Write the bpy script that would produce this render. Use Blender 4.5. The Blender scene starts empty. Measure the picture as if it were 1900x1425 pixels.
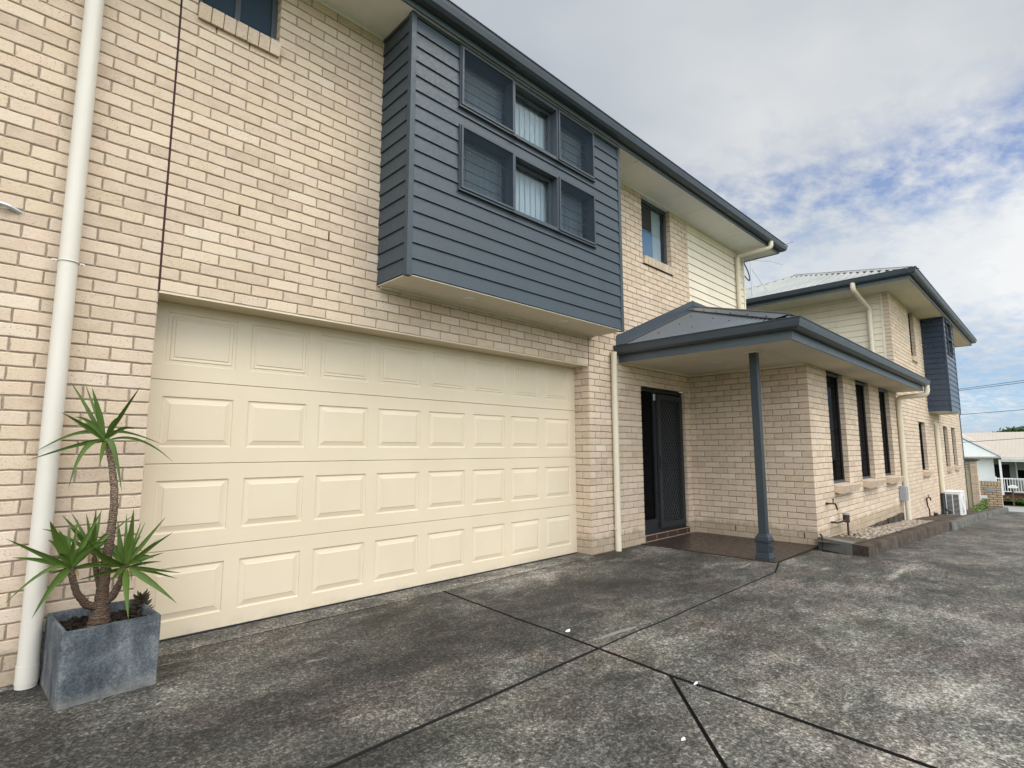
import bpy, math, random
from math import sin, cos, pi, radians, sqrt
from mathutils import Vector, Matrix
random.seed(7)
S = bpy.context.scene
COL = S.collection

# ------------------------------------------------------------------ camera
cam = bpy.data.cameras.new('camera'); camo = bpy.data.objects.new('camera', cam); COL.objects.link(camo)
camo.location = (-0.7967, -4.2758, 1.3174)
camo.rotation_euler = (radians(96.92828), radians(0.09932), radians(-44.44509))
cam.sensor_width = 36; cam.lens = 1002.49/1900*36; cam.clip_start = .05; cam.clip_end = 3000
S.camera = camo

# ------------------------------------------------------------------ light and sky
SUN_EL, SUN_AZ = radians(50), radians(-58)          # azimuth of the sun measured from +X
sdir = Vector((cos(SUN_EL)*cos(SUN_AZ), cos(SUN_EL)*sin(SUN_AZ), sin(SUN_EL)))
sun = bpy.data.lights.new('sun', 'SUN'); suno = bpy.data.objects.new('sun', sun); COL.objects.link(suno)
sun.energy = 0.8; sun.angle = radians(28); sun.color = (1, .965, .9)
suno.rotation_euler = sdir.to_track_quat('Z', 'Y').to_euler()
S.view_settings.view_transform = 'Standard'; S.view_settings.look = 'None'
S.view_settings.exposure = 0.95; S.view_settings.gamma = 1

W = bpy.data.worlds.new('World'); S.world = W; W.use_nodes = True
nt = W.node_tree; nt.nodes.clear()
def N(t, ty, **kw):
    n = t.nodes.new(ty)
    for k, v in kw.items():
        if k[0] == '_': setattr(n, k[1:], v)
        else: n.inputs[k.replace('_', ' ')].default_value = v
    return n
def math_(t, op, a, b=None, c=None, clamp=False):
    n = t.nodes.new('ShaderNodeMath'); n.operation = op; n.use_clamp = clamp
    for i, v in enumerate((a, b, c)):
        if v is None: continue
        if isinstance(v, (int, float)): n.inputs[i].default_value = v
        else: t.links.new(v, n.inputs[i])
    return n.outputs[0]
def ramp(t, fac, stops, interp='LINEAR'):
    n = t.nodes.new('ShaderNodeValToRGB'); n.color_ramp.interpolation = interp
    el = n.color_ramp.elements
    while len(el) < len(stops): el.new(.5)
    for e, (p, c) in zip(el, stops):
        e.position = p; e.color = (c, c, c, 1) if isinstance(c, (int, float)) else (*c, 1)
    t.links.new(fac, n.inputs[0]); return n.outputs[0]
def mix(t, fac, a, b, blend='MIX'):
    n = t.nodes.new('ShaderNodeMix'); n.data_type = 'RGBA'; n.blend_type = blend
    for i, v in ((0, fac), (6, a), (7, b)):
        if isinstance(v, (int, float)): n.inputs[i].default_value = v
        elif isinstance(v, (tuple, list)): n.inputs[i].default_value = (*v, 1)
        else: t.links.new(v, n.inputs[i])
    return n.outputs[2]
def noise(t, vec, scale, detail=4, rough=.55, dist=0.):
    n = t.nodes.new('ShaderNodeTexNoise'); n.inputs['Scale'].default_value = scale
    n.inputs['Detail'].default_value = detail; n.inputs['Roughness'].default_value = rough
    n.inputs['Distortion'].default_value = dist
    if vec is not None: t.links.new(vec, n.inputs['Vector'])
    return n.outputs[0]
def mapping(t, vec, scale=(1, 1, 1), rot=(0, 0, 0), loc=(0, 0, 0)):
    n = t.nodes.new('ShaderNodeMapping'); n.inputs['Scale'].default_value = scale
    n.inputs['Rotation'].default_value = rot; n.inputs['Location'].default_value = loc
    t.links.new(vec, n.inputs['Vector']); return n.outputs[0]

sky = N(nt, 'ShaderNodeTexSky', _sky_type='NISHITA', _sun_disc=False, _sun_elevation=SUN_EL, _sun_rotation=pi/2-SUN_AZ,
        _air_density=1.0, _dust_density=.6, _ozone_density=1.4)
tc = nt.nodes.new('ShaderNodeTexCoord'); D = tc.outputs['Generated']
sep = nt.nodes.new('ShaderNodeSeparateXYZ'); nt.links.new(D, sep.inputs[0])
zc = math_(nt, 'ADD', math_(nt, 'MAXIMUM', sep.outputs[2], 0), .16)
cmb = nt.nodes.new('ShaderNodeCombineXYZ')
nt.links.new(math_(nt, 'DIVIDE', sep.outputs[0], zc), cmb.inputs[0]); nt.links.new(math_(nt, 'DIVIDE', sep.outputs[1], zc), cmb.inputs[1])
P = cmb.outputs[0]
n1 = noise(nt, mapping(nt, P, (1, 1, 1), loc=(3.1, 1.7, 0)), .75, 6, .55, .2)
n2 = noise(nt, mapping(nt, P, (1.0, 1.35, 1), rot=(0, 0, .5)), 9., 6, .62, .15)
n3 = noise(nt, mapping(nt, P, (.6, 1, 1), loc=(9, 4, 0)), 1.1, 5, .5, .15)
def lobe(d, p):                                      # 1 towards direction d, falling off with power p
    d = Vector(d).normalized()
    n = nt.nodes.new('ShaderNodeVectorMath'); n.operation = 'DOT_PRODUCT'; nt.links.new(D, n.inputs[0]); n.inputs[1].default_value = d
    return math_(nt, 'POWER', math_(nt, 'MAXIMUM', n.outputs['Value'], 0), p)
# thin places in the overcast: one broken bank part way up, clearer air low down
band = ramp(nt, sep.outputs[2], [(.0, .44), (.08, .46), (.15, .30), (.22, .05), (.30, .08), (.36, .38), (.41, .42), (.46, .10), (.50, .0)])
side = ramp(nt, sep.outputs[1], [(.0, 1.), (.28, .72), (.42, .0)])
low_ = ramp(nt, sep.outputs[2], [(.16, 1), (.24, 0)])
thin = math_(nt, 'MULTIPLY', band, math_(nt, 'MAXIMUM', side, low_))
thin = math_(nt, 'ADD', thin, math_(nt, 'MULTIPLY', math_(nt, 'SUBTRACT', n1, .5), .55))
thin = math_(nt, 'ADD', thin, math_(nt, 'MULTIPLY', math_(nt, 'MULTIPLY', math_(nt, 'SUBTRACT', n2, .5), 1.7), math_(nt, 'ADD', .18, math_(nt, 'MULTIPLY', band, 2.2))))
cover = ramp(nt, thin, [(.03, 1), (.62, .12)])
ccol = ramp(nt, n3, [(.36, (2.35, 2.6, 2.9)), (.5, (2.95, 3.12, 3.3)), (.62, (3.75, 3.82, 3.86))])
glow = math_(nt, 'ADD', 1.0, math_(nt, 'MULTIPLY', lobe((-.52, -.66, .46), 2.4), 5.0))  # extra sky brightness behind the camera, added to fill the porch and side faces
low = ramp(nt, sep.outputs[2], [(.0, 1.22), (.30, 1.18), (.45, 1.04), (.62, 1.0), (.8, .98)])
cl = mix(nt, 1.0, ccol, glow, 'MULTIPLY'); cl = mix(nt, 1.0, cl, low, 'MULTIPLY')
blue = mix(nt, .75, mix(nt, 1.0, sky.outputs[0], (.62, .70, .86), 'MULTIPLY'), ramp(nt, sep.outputs[2], [(.0, (1.9, 2.9, 3.8)), (.2, (1.5, 2.4, 3.6)), (.4, (1.05, 1.5, 2.7)), (.7, (1., 1.4, 2.5))]))
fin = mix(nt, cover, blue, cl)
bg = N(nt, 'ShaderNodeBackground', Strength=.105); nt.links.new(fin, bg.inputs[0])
out = nt.nodes.new('ShaderNodeOutputWorld'); nt.links.new(bg.outputs[0], out.inputs[0])

# ------------------------------------------------------------------ materials
def mat(name, col, rough=.6, metal=0., spec=.5, build=None):
    m = bpy.data.materials.new(name); m.use_nodes = True; t = m.node_tree; b = t.nodes['Principled BSDF']
    b.inputs['Base Color'].default_value = (*col, 1); b.inputs['Roughness'].default_value = rough
    b.inputs['Metallic'].default_value = metal; b.inputs['Specular IOR Level'].default_value = spec
    if build:
        o = t.nodes.new('ShaderNodeTexCoord').outputs['Object']; build(t, b, o)
    return m
def bump(t, b, h, strength=.3, dist=.002):
    n = N(t, 'ShaderNodeBump', Strength=strength, Distance=dist); t.links.new(h, n.inputs['Height']); t.links.new(n.outputs[0], b.inputs['Normal'])
def painted(name, col, rough=.5, var=.12, grime=.25, scale=3., metal=0., spec=.4):
    def f(t, b, o):
        a = noise(t, o, scale, 6, .6); c = noise(t, o, scale*14, 4, .6); d = noise(t, mapping(t, o, (5, 5, .5)), 1.4, 5, .6)
        base = mix(t, ramp(t, a, [(.3, 0), (.7, 1)]), tuple(x*(1-var) for x in col), tuple(min(1, x*(1+var*.6)) for x in col))
        base = mix(t, math_(t, 'MULTIPLY', ramp(t, d, [(.52, 0), (.75, 1)]), grime), base, tuple(x*.45+.02 for x in col))
        t.links.new(base, b.inputs['Base Color'])
        t.links.new(ramp(t, c, [(.3, rough-.08), (.7, min(1, rough+.12))]), b.inputs['Roughness'])
        bump(t, b, c, .12, .001)
    return mat(name, col, rough, metal, spec, f)
def brickmat(name, cols, speck=.35, light=True):
    def f(t, b, o):
        g = t.nodes.new('ShaderNodeNewGeometry'); r = g.outputs['Random Per Island']
        base = ramp(t, r, [(i/(len(cols)-1), c) for i, c in enumerate(cols)])
        # offset the texture per brick so that no two look alike
        cx = t.nodes.new('ShaderNodeVectorMath'); cx.operation = 'ADD'; t.links.new(o, cx.inputs[0])
        cc = t.nodes.new('ShaderNodeCombineXYZ'); t.links.new(math_(t, 'MULTIPLY', r, 37.), cc.inputs[0]); t.links.new(math_(t, 'MULTIPLY', r, 91.), cc.inputs[2]); t.links.new(cc.outputs[0], cx.inputs[1])
        v = cx.outputs[0]
        a = noise(t, v, 9, 5, .6); bsm = noise(t, v, 55, 5, .65); st = noise(t, mapping(t, v, (1, 1, 3.2)), 40, 4, .6)
        base = mix(t, ramp(t, a, [(.35, .0), (.75, .55)]), base, (.69, .575, .45))
        base = mix(t, math_(t, 'MULTIPLY', ramp(t, st, [(.55, 0), (.68, 1)]), speck+.12), base, (.30, .215, .155))
        r2 = math_(t, 'FRACT', math_(t, 'MULTIPLY', r, 17.3))
        spk = ramp(t, noise(t, v, 85, 3, .7), [(.585, 0), (.66, 1)])
        base = mix(t, math_(t, 'MULTIPLY', spk, ramp(t, r2, [(.72, .22), (.90, .85)])), base, (.16, .11, .09))
        big = noise(t, mapping(t, o, (1, 1, .35)), 1.1, 5, .6)
        base = mix(t, ramp(t, big, [(.5, 0), (.8, .22)]), base, (.36, .30, .22))
        so = t.nodes.new('ShaderNodeSeparateXYZ'); t.links.new(o, so.inputs[0])
        foot = math_(t, 'MULTIPLY', ramp(t, math_(t, 'ADD', so.outputs[2], math_(t, 'MULTIPLY', noise(t, o, 5, 5, .7), -.35)), [(-.2+.2, .85), (.06, 0)]), .55)
        base = mix(t, foot, base, (.20, .155, .085))
        t.links.new(base, b.inputs['Base Color'])
        h = math_(t, 'ADD', math_(t, 'MULTIPLY', bsm, .7), math_(t, 'MULTIPLY', st, .5))
        bump(t, b, h, .55, .004)
    return mat(name, cols[0], .88, 0, .25, f)
M = {}
M['brick'] = brickmat('cream_brick', [(.505, .387, .272), (.612, .482, .344), (.55, .424, .318), (.655, .525, .382), (.565, .432, .298), (.64, .492, .37), (.485, .362, .262), (.685, .56, .435)])
M['brick2'] = brickmat('yellow_brown_brick', [(.42, .30, .17), (.50, .37, .22), (.36, .26, .16)])
def mort(t, b, o):
    a = noise(t, o, 60, 5, .7); c = noise(t, o, 3, 4, .5)
    base = mix(t, ramp(t, a, [(.3, 0), (.7, 1)]), (.25, .195, .145), (.42, .34, .262))
    t.links.new(mix(t, ramp(t, c, [(.4, 0), (.7, .35)]), base, (.28, .22, .16)), b.inputs['Base Color']); bump(t, b, a, .6, .004)
M['mortar'] = mat('mortar', (.3, .26, .2), .95, 0, .1, mort)
M['mortar2'] = mat('dark_mortar', (.09, .07, .055), .95)
M['foam'] = mat('joint_foam', (.05, .015, .015), .9)
M['weep'] = mat('weep_red', (.13, .035, .02), .8)
def garage(t, b, o):
    a = noise(t, mapping(t, o, (1, 1, 1)), 160, 4, .7); c = noise(t, o, 1.3, 5, .6); d = noise(t, mapping(t, o, (9, 9, .7)), 1.2, 5, .6)
    base = mix(t, ramp(t, c, [(.35, 0), (.7, 1)]), (.63, .528, .378), (.67, .568, .418))
    base = mix(t, ramp(t, d, [(.60, 0), (.8, .06)]), base, (.42, .35, .22))
    sp = t.nodes.new('ShaderNodeSeparateXYZ'); t.links.new(o, sp.inputs[0])
    base = mix(t, math_(t, 'MULTIPLY', ramp(t, sp.outputs[2], [(.0, .35), (.09, 0)]), ramp(t, noise(t, o, 7, 5, .7), [(.4, 0), (.65, 1)])), base, (.28, .23, .16))
    t.links.new(base, b.inputs['Base Color']); bump(t, b, a, .35, .0012)
M['garage'] = mat('garage_cream_paint', (.72, .63, .43), .46, 0, .45, garage)
M['soffit'] = painted('soffit_white_paint', (.80, .78, .74), .7, .05, .12, 1.5)
M['soffit_cream'] = painted('soffit_cream_paint', (.64, .585, .475), .7, .05, .15, 1.5)
M['blue'] = painted('blue_grey_paint', (.050, .066, .080), .5, .10, .2, 2.2, 0, .4)
M['bay_navy'] = painted('dark_navy_board_paint', (.026, .040, .066), .26, .10, .1, 2.2, 0, .5)
M['fascia'] = painted('fascia_grey_paint', (.085, .105, .118), .4, .08, .12, 3, 0, .5)
M['navy'] = painted('gutter_blue_grey_steel', (.047, .060, .072), .38, .10, .15, 3, 0, .5)
M['cream_clad'] = painted('cream_board_paint', (.73, .645, .50), .55, .05, .18, 1.6)
M['trim_cream'] = painted('cream_trim_paint', (.72, .65, .50), .5, .05, .2, 2)
M['pvc'] = painted('cream_pipe_paint', (.68, .60, .455), .42, .05, .28, 2.2)
M['pvc_light'] = painted('pale_pipe_paint', (.655, .605, .52), .45, .04, .16, 1.6)
M['frame'] = painted('dark_grey_frame', (.055, .068, .082), .42, .08, .1, 4, 0, .5)
M['black'] = painted('black_powder_coat', (.018, .02, .024), .42, .1, .1, 4)
M['door_grey'] = painted('charcoal_door_paint', (.022, .024, .025), .45, .1, .15, 4)
M['grille'] = painted('black_mesh_paint', (.060, .063, .065), .55, .1, .1, 6, 0, .3)
M['post'] = painted('post_slate_paint', (.031, .040, .048), .38, .12, .2, 6)
M['dark'] = mat('dark_interior', (.008, .008, .010), .9)
M['blind'] = painted('white_blind_fabric', (.74, .76, .78), .8, .04, .05, 3)
M['blueblind'] = mat('pale_blue_blind', (.22, .36, .55), .8)
M['white'] = painted('white_enamel', (.78, .78, .75), .4, .04, .15, 4)
M['white_board'] = painted('white_board_paint', (.86, .88, .86), .6, .04, .05, 1)
M['greenwall'] = painted('grey_green_wall_paint', (.30, .32, .26), .7, .05, .1, 1)
M['pink'] = painted('pale_pink_roof_steel', (.46, .40, .335), .6, .04, .15, .7)
M['redbase'] = painted('maroon_base', (.10, .03, .025), .8, .1, .2, 2)
M['cop'] = painted('aged_copper_pipe', (.055, .030, .022), .5, .2, .2, 9, .3)
M['greybox'] = painted('grey_plastic_box', (.30, .32, .33), .5, .05, .15, 5)
M['steel'] = mat('galvanised_steel', (.42, .43, .44), .35, .8, .5)
M['alloy'] = mat('aluminium', (.55, .56, .57), .4, .7, .5)
M['wire'] = mat('wire_black', (.05, .05, .06), .6)
M['beige'] = painted('beige_render', (.47, .43, .30), .8, .05, .15, 2)
def roofm(c1, c2):
    def f(t, b, o):
        a = noise(t, o, 1.2, 6, .6); c = noise(t, o, 18, 4, .6)
        t.links.new(mix(t, ramp(t, a, [(.3, 0), (.7, 1)]), c1, c2), b.inputs['Base Color'])
        t.links.new(ramp(t, c, [(.3, .34), (.7, .5)]), b.inputs['Roughness'])
    return f
M['roof_dark'] = mat('slate_blue_roof_steel', (.1, .12, .14), .4, 0, .5, roofm((.070, .080, .090), (.088, .098, .108)))
M['roof_light'] = mat('pale_grey_roof_steel', (.45, .45, .42), .45, 0, .5, roofm((.27, .275, .255), (.37, .37, .345)))
def glass(name, tint, refl=.9, base=(.02, .025, .03), alpha=.55):
    m = bpy.data.materials.new(name); m.use_nodes = True; t = m.node_tree; t.nodes.clear()
    tr = N(t, 'ShaderNodeBsdfTransparent', Color=(*tint, 1)); gl = N(t, 'ShaderNodeBsdfGlossy', Roughness=.015, Color=(refl, refl, refl, 1))
    df = N(t, 'ShaderNodeBsdfDiffuse', Color=(*base, 1))
    m1 = N(t, 'ShaderNodeMixShader', Fac=alpha); t.links.new(df.outputs[0], m1.inputs[1]); t.links.new(tr.outputs[0], m1.inputs[2])
    lw = N(t, 'ShaderNodeLayerWeight', Blend=.5)
    fz = math_(t, 'MULTIPLY_ADD', math_(t, 'POWER', lw.outputs['Facing'], 5.), .94, .05)
    m2 = N(t, 'ShaderNodeMixShader'); t.links.new(fz, m2.inputs[0]); t.links.new(m1.outputs[0], m2.inputs[1]); t.links.new(gl.outputs[0], m2.inputs[2])
    o = t.nodes.new('ShaderNodeOutputMaterial'); t.links.new(m2.outputs[0], o.inputs[0]); return m
M['glass'] = glass('window_glass', (.85, .9, .92), .9, alpha=.92)
M['glass_dark'] = glass('tinted_glass', (.08, .09, .1), .16, (.006, .007, .009), .5)
M['glass_blue'] = glass('sky_reflecting_glass', (.55, .66, .76), .9, (.05, .085, .12), .55)
def screen(name):
    m = bpy.data.materials.new(name); m.use_nodes = True; t = m.node_tree; t.nodes.clear()
    o = t.nodes.new('ShaderNodeTexCoord').outputs['Object']
    w1 = N(t, 'ShaderNodeTexWave', Scale=30., Distortion=.6, _wave_type='BANDS', _bands_direction='Z'); t.links.new(o, w1.inputs[0])
    tr = N(t, 'ShaderNodeBsdfTransparent', Color=(1, 1, 1, 1)); df = N(t, 'ShaderNodeBsdfDiffuse', Color=(.028, .037, .050, 1))
    mx = N(t, 'ShaderNodeMixShader'); t.links.new(ramp(t, w1.outputs[1], [(.0, .38), (1, .58)]), mx.inputs[0])
    t.links.new(tr.outputs[0], mx.inputs[1]); t.links.new(df.outputs[0], mx.inputs[2])
    u = t.nodes.new('ShaderNodeOutputMaterial'); t.links.new(mx.outputs[0], u.inputs[0]); return m
M['screen'] = screen('fly_screen_mesh')
SPOTS = [(1.3, -2.35, 1.3, .35, .06), (2.6, -2.25, .7, .4, .07), (2.9, -3.4, 1.2, .7, .06), (5.6, -.35, .9, .35, .10), (6.6, -2.1, .7, .5, .10), (3.4, -.2, 1.6, .28, .08), (.9, -.25, 1.4, .22, .06),
         (3.2, -1.05, 1.3, .65, -.07), (1.2, -1.0, 1.1, .55, -.05), (5.4, -1.0, .9, .35, -.05), (7.3, -3.2, 1.2, .35, -.05), (6.2, -2.9, .45, .05, .16), (4.6, -3.3, .5, .2, .07), (3.1, -2.9, .35, .14, .08), (1.0, -2.75, .5, .2, .05), (1.9, -1.72, .25, .06, .07), (-.4, -1.6, 1.1, .7, -.03)]
def conc(worn):
    def f(t, b, o):
        v = mapping(t, o, (.75, 1.15, 1), rot=(0, 0, .12))
        warp = noise(t, v, 2.2, 5, .6)
        grain = noise(t, o, 85, 4, .72); grain2 = noise(t, o, 34, 5, .68, .6)
        med = noise(t, v, 5.5, 7, .68, .9); big = noise(t, v, .62, 6, .6, .4); big2 = noise(t, mapping(t, v, loc=(7, 3, 0)), 1.5, 7, .65, .6)
        s = math_(t, 'ADD', math_(t, 'MULTIPLY', med, .46), math_(t, 'MULTIPLY', big, .46))
        s = math_(t, 'ADD', s, math_(t, 'MULTIPLY_ADD', big2, .46, -.20))
        s = math_(t, 'ADD', s, math_(t, 'MULTIPLY', math_(t, 'SUBTRACT', grain2, .5), .70))
        s = math_(t, 'ADD', s, math_(t, 'MULTIPLY', math_(t, 'SUBTRACT', grain, .5), .5))
        sp = t.nodes.new('ShaderNodeSeparateXYZ'); t.links.new(o, sp.inputs[0])
        # worn, brighter concrete near the camera side of the drive and by the door; damp lichen between
        def spot(cx, cy, rx, ry, amp):
            dx = math_(t, 'MULTIPLY', math_(t, 'ADD', sp.outputs[0], -cx), 1/rx); dy = math_(t, 'MULTIPLY', math_(t, 'ADD', sp.outputs[1], -cy), 1/ry)
            q = math_(t, 'ADD', math_(t, 'MULTIPLY', dx, dx), math_(t, 'MULTIPLY', dy, dy)); q = math_(t, 'ADD', q, math_(t, 'MULTIPLY', math_(t, 'SUBTRACT', warp, .5), 2.2))
            return ramp(t, q, [(0., amp), (1., 0)]) if amp > 0 else math_(t, 'MULTIPLY', ramp(t, q, [(0., -amp), (1., 0)]), -1.)
        for a_ in SPOTS: s = math_(t, 'ADD', s, spot(*a_))
        near = ramp(t, math_(t, 'MULTIPLY', math_(t, 'ADD', sp.outputs[1], math_(t, 'MULTIPLY', warp, 1.2)), -.2), [(.18, 0), (.50, .085)])
        s = math_(t, 'ADD', s, near)
        if worn: s = math_(t, 'ADD', s, worn)
        wm = noise(t, o, 62, 2, .5, .9)
        base = ramp(t, s, [(.34, (.020, .0195, .018)), (.46, (.041, .0395, .036)), (.56, (.076, .074, .068)), (.66, (.150, .146, .134)), (.78, (.31, .30, .275))])
        base = mix(t, 1.0, base, ramp(t, wm, [(.38, (.62, .61, .57)), (.48, (.86, .84, .79)), (.57, (1.42, 1.38, 1.28)), (.66, (1.72, 1.68, 1.58))]), 'MULTIPLY')
        tint = noise(t, o, 1.7, 5, .6)
        base = mix(t, ramp(t, tint, [(.42, 0), (.68, .45)]), base, mix(t, 1.0, base, (1.12, .86, .82), 'MULTIPLY'))
        moss = ramp(t, noise(t, v, 1.1, 6, .65), [(.5, 0), (.7, .5)])
        base = mix(t, moss, base, mix(t, 1.0, base, (.88, .98, .80), 'MULTIPLY'))
        st = ramp(t, noise(t, mapping(t, o, (.8, 3.2, 1), rot=(0, 0, 1.35)), 2.0, 6, .66, .5), [(.655, 0), (.70, 1)])
        base = mix(t, math_(t, 'MULTIPLY', st, .5), base, (.33, .32, .29))
        t.links.new(base, b.inputs['Base Color'])
        t.links.new(ramp(t, grain2, [(.3, .7), (.7, .95)]), b.inputs['Roughness'])
        bump(t, b, math_(t, 'ADD', math_(t, 'MULTIPLY', grain2, 1.), math_(t, 'MULTIPLY', grain, .7)), .5, .004)
    return f
M['conc'] = mat('weathered_concrete', (.12, .12, .11), .85, 0, .3, conc(0))
M['conc_worn'] = mat('worn_concrete_apron', (.2, .2, .18), .85, 0, .3, conc(.13))
def kerbm(c1, c2, c3):
    def f(t, b, o):
        a = noise(t, o, 4, 7, .7, .5); g = noise(t, o, 60, 4, .7); v = noise(t, mapping(t, o, (9, 9, 1.2)), 1.6, 5, .6)
        base = mix(t, ramp(t, a, [(.38, 0), (.62, 1)]), c1, c2); base = mix(t, ramp(t, v, [(.5, 0), (.7, .35)]), base, c3)
        t.links.new(base, b.inputs['Base Color']); bump(t, b, math_(t, 'ADD', a, g), .6, .008)
    return f
M['kerb_dark'] = mat('stained_concrete', (.08, .07, .06), .9, 0, .2, kerbm((.045, .033, .024), (.10, .080, .062), (.022, .017, .013)))
M['kerb_light'] = mat('grey_concrete', (.25, .25, .22), .9, 0, .2, kerbm((.065, .064, .055), (.17, .165, .14), (.025, .027, .020)))
M['kerb_smooth'] = mat('rendered_concrete', (.2, .2, .18), .85, 0, .25, kerbm((.15, .15, .13), (.20, .195, .17), (.09, .09, .075)))
M['groove'] = mat('joint_dirt', (.012, .011, .009), .95)
def tile(t, b, o):
    v = mapping(t, o, (1, 1, 1), rot=(0, 0, pi/4))
    br = N(t, 'ShaderNodeTexBrick', Scale=1., _offset=0., _squash=1.); t.links.new(v, br.inputs['Vector'])
    for k, q in (('Brick Width', .33), ('Row Height', .33), ('Mortar Size', .0035), ('Mortar Smooth', .1), ('Bias', 0.)): br.inputs[k].default_value = q
    br.inputs['Color1'].default_value = (.030, .020, .016, 1); br.inputs['Color2'].default_value = (.037, .025, .020, 1); br.inputs['Mortar'].default_value = (.07, .058, .05, 1)
    a = noise(t, o, 14, 6, .6)
    t.links.new(mix(t, ramp(t, a, [(.4, 0), (.7, .3)]), br.outputs[0], (.055, .042, .035)), b.inputs['Base Color'])
    t.links.new(ramp(t, a, [(.3, .26), (.7, .5)]), b.inputs['Roughness'])
M['tile'] = mat('brown_floor_tile', (.05, .03, .02), .35, 0, .5, tile)
M['tile_step'] = painted('brown_step_tile', (.055, .030, .022), .35, .1, .1, 8)
M['grout'] = painted('grout', (.30, .24, .19), .8, .1, .2, 9)
def grav(t, b, o):
    g = t.nodes.new('ShaderNodeNewGeometry')
    t.links.new(ramp(t, g.outputs['Random Per Island'], [(0, (.20, .155, .11)), (.3, (.31, .25, .19)), (.6, (.42, .36, .29)), (1, (.15, .125, .10))]), b.inputs['Base Color'])
M['gravel'] = mat('pebble', (.5, .43, .33), .85, 0, .3, grav)
def soilm(t, b, o):
    a = noise(t, o, 45, 6, .75)
    t.links.new(mix(t, ramp(t, a, [(.35, 0), (.7, 1)]), (.008, .006, .005), (.045, .035, .026)), b.inputs['Base Color']); bump(t, b, a, 1., .01)
M['soil'] = mat('dark_soil', (.02, .015, .01), .95, 0, .1, soilm)
def earth(t, b, o):
    a = noise(t, o, 12, 6, .75)
    t.links.new(mix(t, ramp(t, a, [(.35, 0), (.7, 1)]), (.06, .05, .035), (.17, .14, .10)), b.inputs['Base Color']); bump(t, b, a, .8, .01)
M['earth'] = mat('garden_earth', (.1, .08, .06), .95, 0, .1, earth)
def grassg(t, b, o):
    a = noise(t, o, 1.2, 6, .7); c = noise(t, o, 30, 4, .7)
    base = mix(t, ramp(t, a, [(.35, 0), (.65, 1)]), (.13, .16, .035), (.24, .27, .075))
    t.links.new(mix(t, ramp(t, c, [(.4, 0), (.7, .5)]), base, (.05, .08, .02)), b.inputs['Base Color']); bump(t, b, c, .8, .03)
M['lawn'] = mat('lawn', (.12, .16, .04), .95, 0, .1, grassg)
def asph(t, b, o):
    a = noise(t, o, 40, 5, .7); c = noise(t, o, .6, 4, .6)
    t.links.new(mix(t, ramp(t, c, [(.3, 0), (.7, 1)]), (.24, .24, .235), (.34, .335, .32)), b.inputs['Base Color']); bump(t, b, a, .5, .004)
M['road'] = mat('road_asphalt', (.12, .12, .12), .9, 0, .2, asph)
M['path'] = painted('pale_footpath_concrete', (.36, .35, .31), .85, .1, .2, 1.2)
def slate(t, b, o):
    a = noise(t, o, 7, 7, .65, .8); g = noise(t, o, 85, 5, .72, .4); st = noise(t, mapping(t, o, (6, 6, 1.2)), 1.8, 6, .62)
    s = math_(t, 'ADD', math_(t, 'MULTIPLY', a, .4), math_(t, 'MULTIPLY', st, .35)); s = math_(t, 'ADD', s, math_(t, 'MULTIPLY', g, .46))
    base = ramp(t, s, [(.455, (.022, .027, .033)), (.55, (.050, .059, .069)), (.64, (.095, .107, .115)), (.77, (.21, .22, .215))])
    sp = t.nodes.new('ShaderNodeSeparateXYZ'); t.links.new(o, sp.inputs[0])
    base = mix(t, math_(t, 'MULTIPLY', ramp(t, sp.outputs[2], [(.02, .65), (.07, 0)]), ramp(t, a, [(.35, .3), (.6, 1)])), base, (.21, .20, .165))
    t.links.new(base, b.inputs['Base Color']); bump(t, b, math_(t, 'ADD', g, a), .5, .003)
M['slate'] = mat('planter_slate_grey', (.12, .14, .17), .8, 0, .3, slate)
def bark(t, b, o):
    w = N(t, 'ShaderNodeTexWave', Scale=30., Distortion=9., Detail=4., _wave_type='BANDS', _bands_direction='Z'); w.inputs['Detail Scale'].default_value = 2.5
    t.links.new(o, w.inputs[0]); a = noise(t, o, 40, 5, .7)
    base = ramp(t, w.outputs[1], [(.1, (.085, .055, .038)), (.45, (.21, .145, .10)), (.85, (.42, .31, .215))])
    sp = t.nodes.new('ShaderNodeSeparateXYZ'); t.links.new(o, sp.inputs[0])
    base = mix(t, math_(t, 'MULTIPLY', ramp(t, sp.outputs[2], [(.40, .80), (.75, .0)]), 1.), base, (.085, .052, .035))
    t.links.new(mix(t, ramp(t, a, [(.45, 0), (.7, .45)]), base, (.05, .035, .025)), b.inputs['Base Color']); bump(t, b, math_(t, 'ADD', w.outputs[1], a), .9, .005)
M['bark'] = mat('yucca_bark', (.2, .12, .08), .85, 0, .2, bark)
def leafm(c1, c2, c3):
    def f(t, b, o):
        g = t.nodes.new('ShaderNodeNewGeometry'); r = g.outputs['Random Per Island']; a = noise(t, o, 14, 4, .6)
        base = ramp(t, r, [(0, c1), (.5, c2), (1, c3)])
        t.links.new(mix(t, ramp(t, a, [(.45, 0), (.75, .5)]), base, c3), b.inputs['Base Color'])
    return f
M['leaf'] = mat('yucca_leaf', (.07, .15, .02), .52, 0, .3, leafm((.030, .062, .008), (.050, .092, .011), (.082, .128, .018)))
M['dry'] = mat('dry_leaf', (.30, .21, .11), .8, 0, .2)
M['aloe'] = mat('aloe_leaf', (.05, .04, .03), .5, 0, .4, leafm((.035, .030, .022), (.06, .045, .03), (.075, .07, .035)))
M['weed'] = mat('weed_leaf', (.08, .14, .03), .7, 0, .3, leafm((.05, .10, .02), (.09, .16, .035), (.15, .20, .06)))
M['tree'] = mat('tree_foliage', (.05, .09, .03), .8, 0, .2, leafm((.025, .05, .018), (.05, .085, .03), (.08, .11, .04)))
M['wood'] = mat('trunk_wood', (.10, .07, .05), .9)
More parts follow.
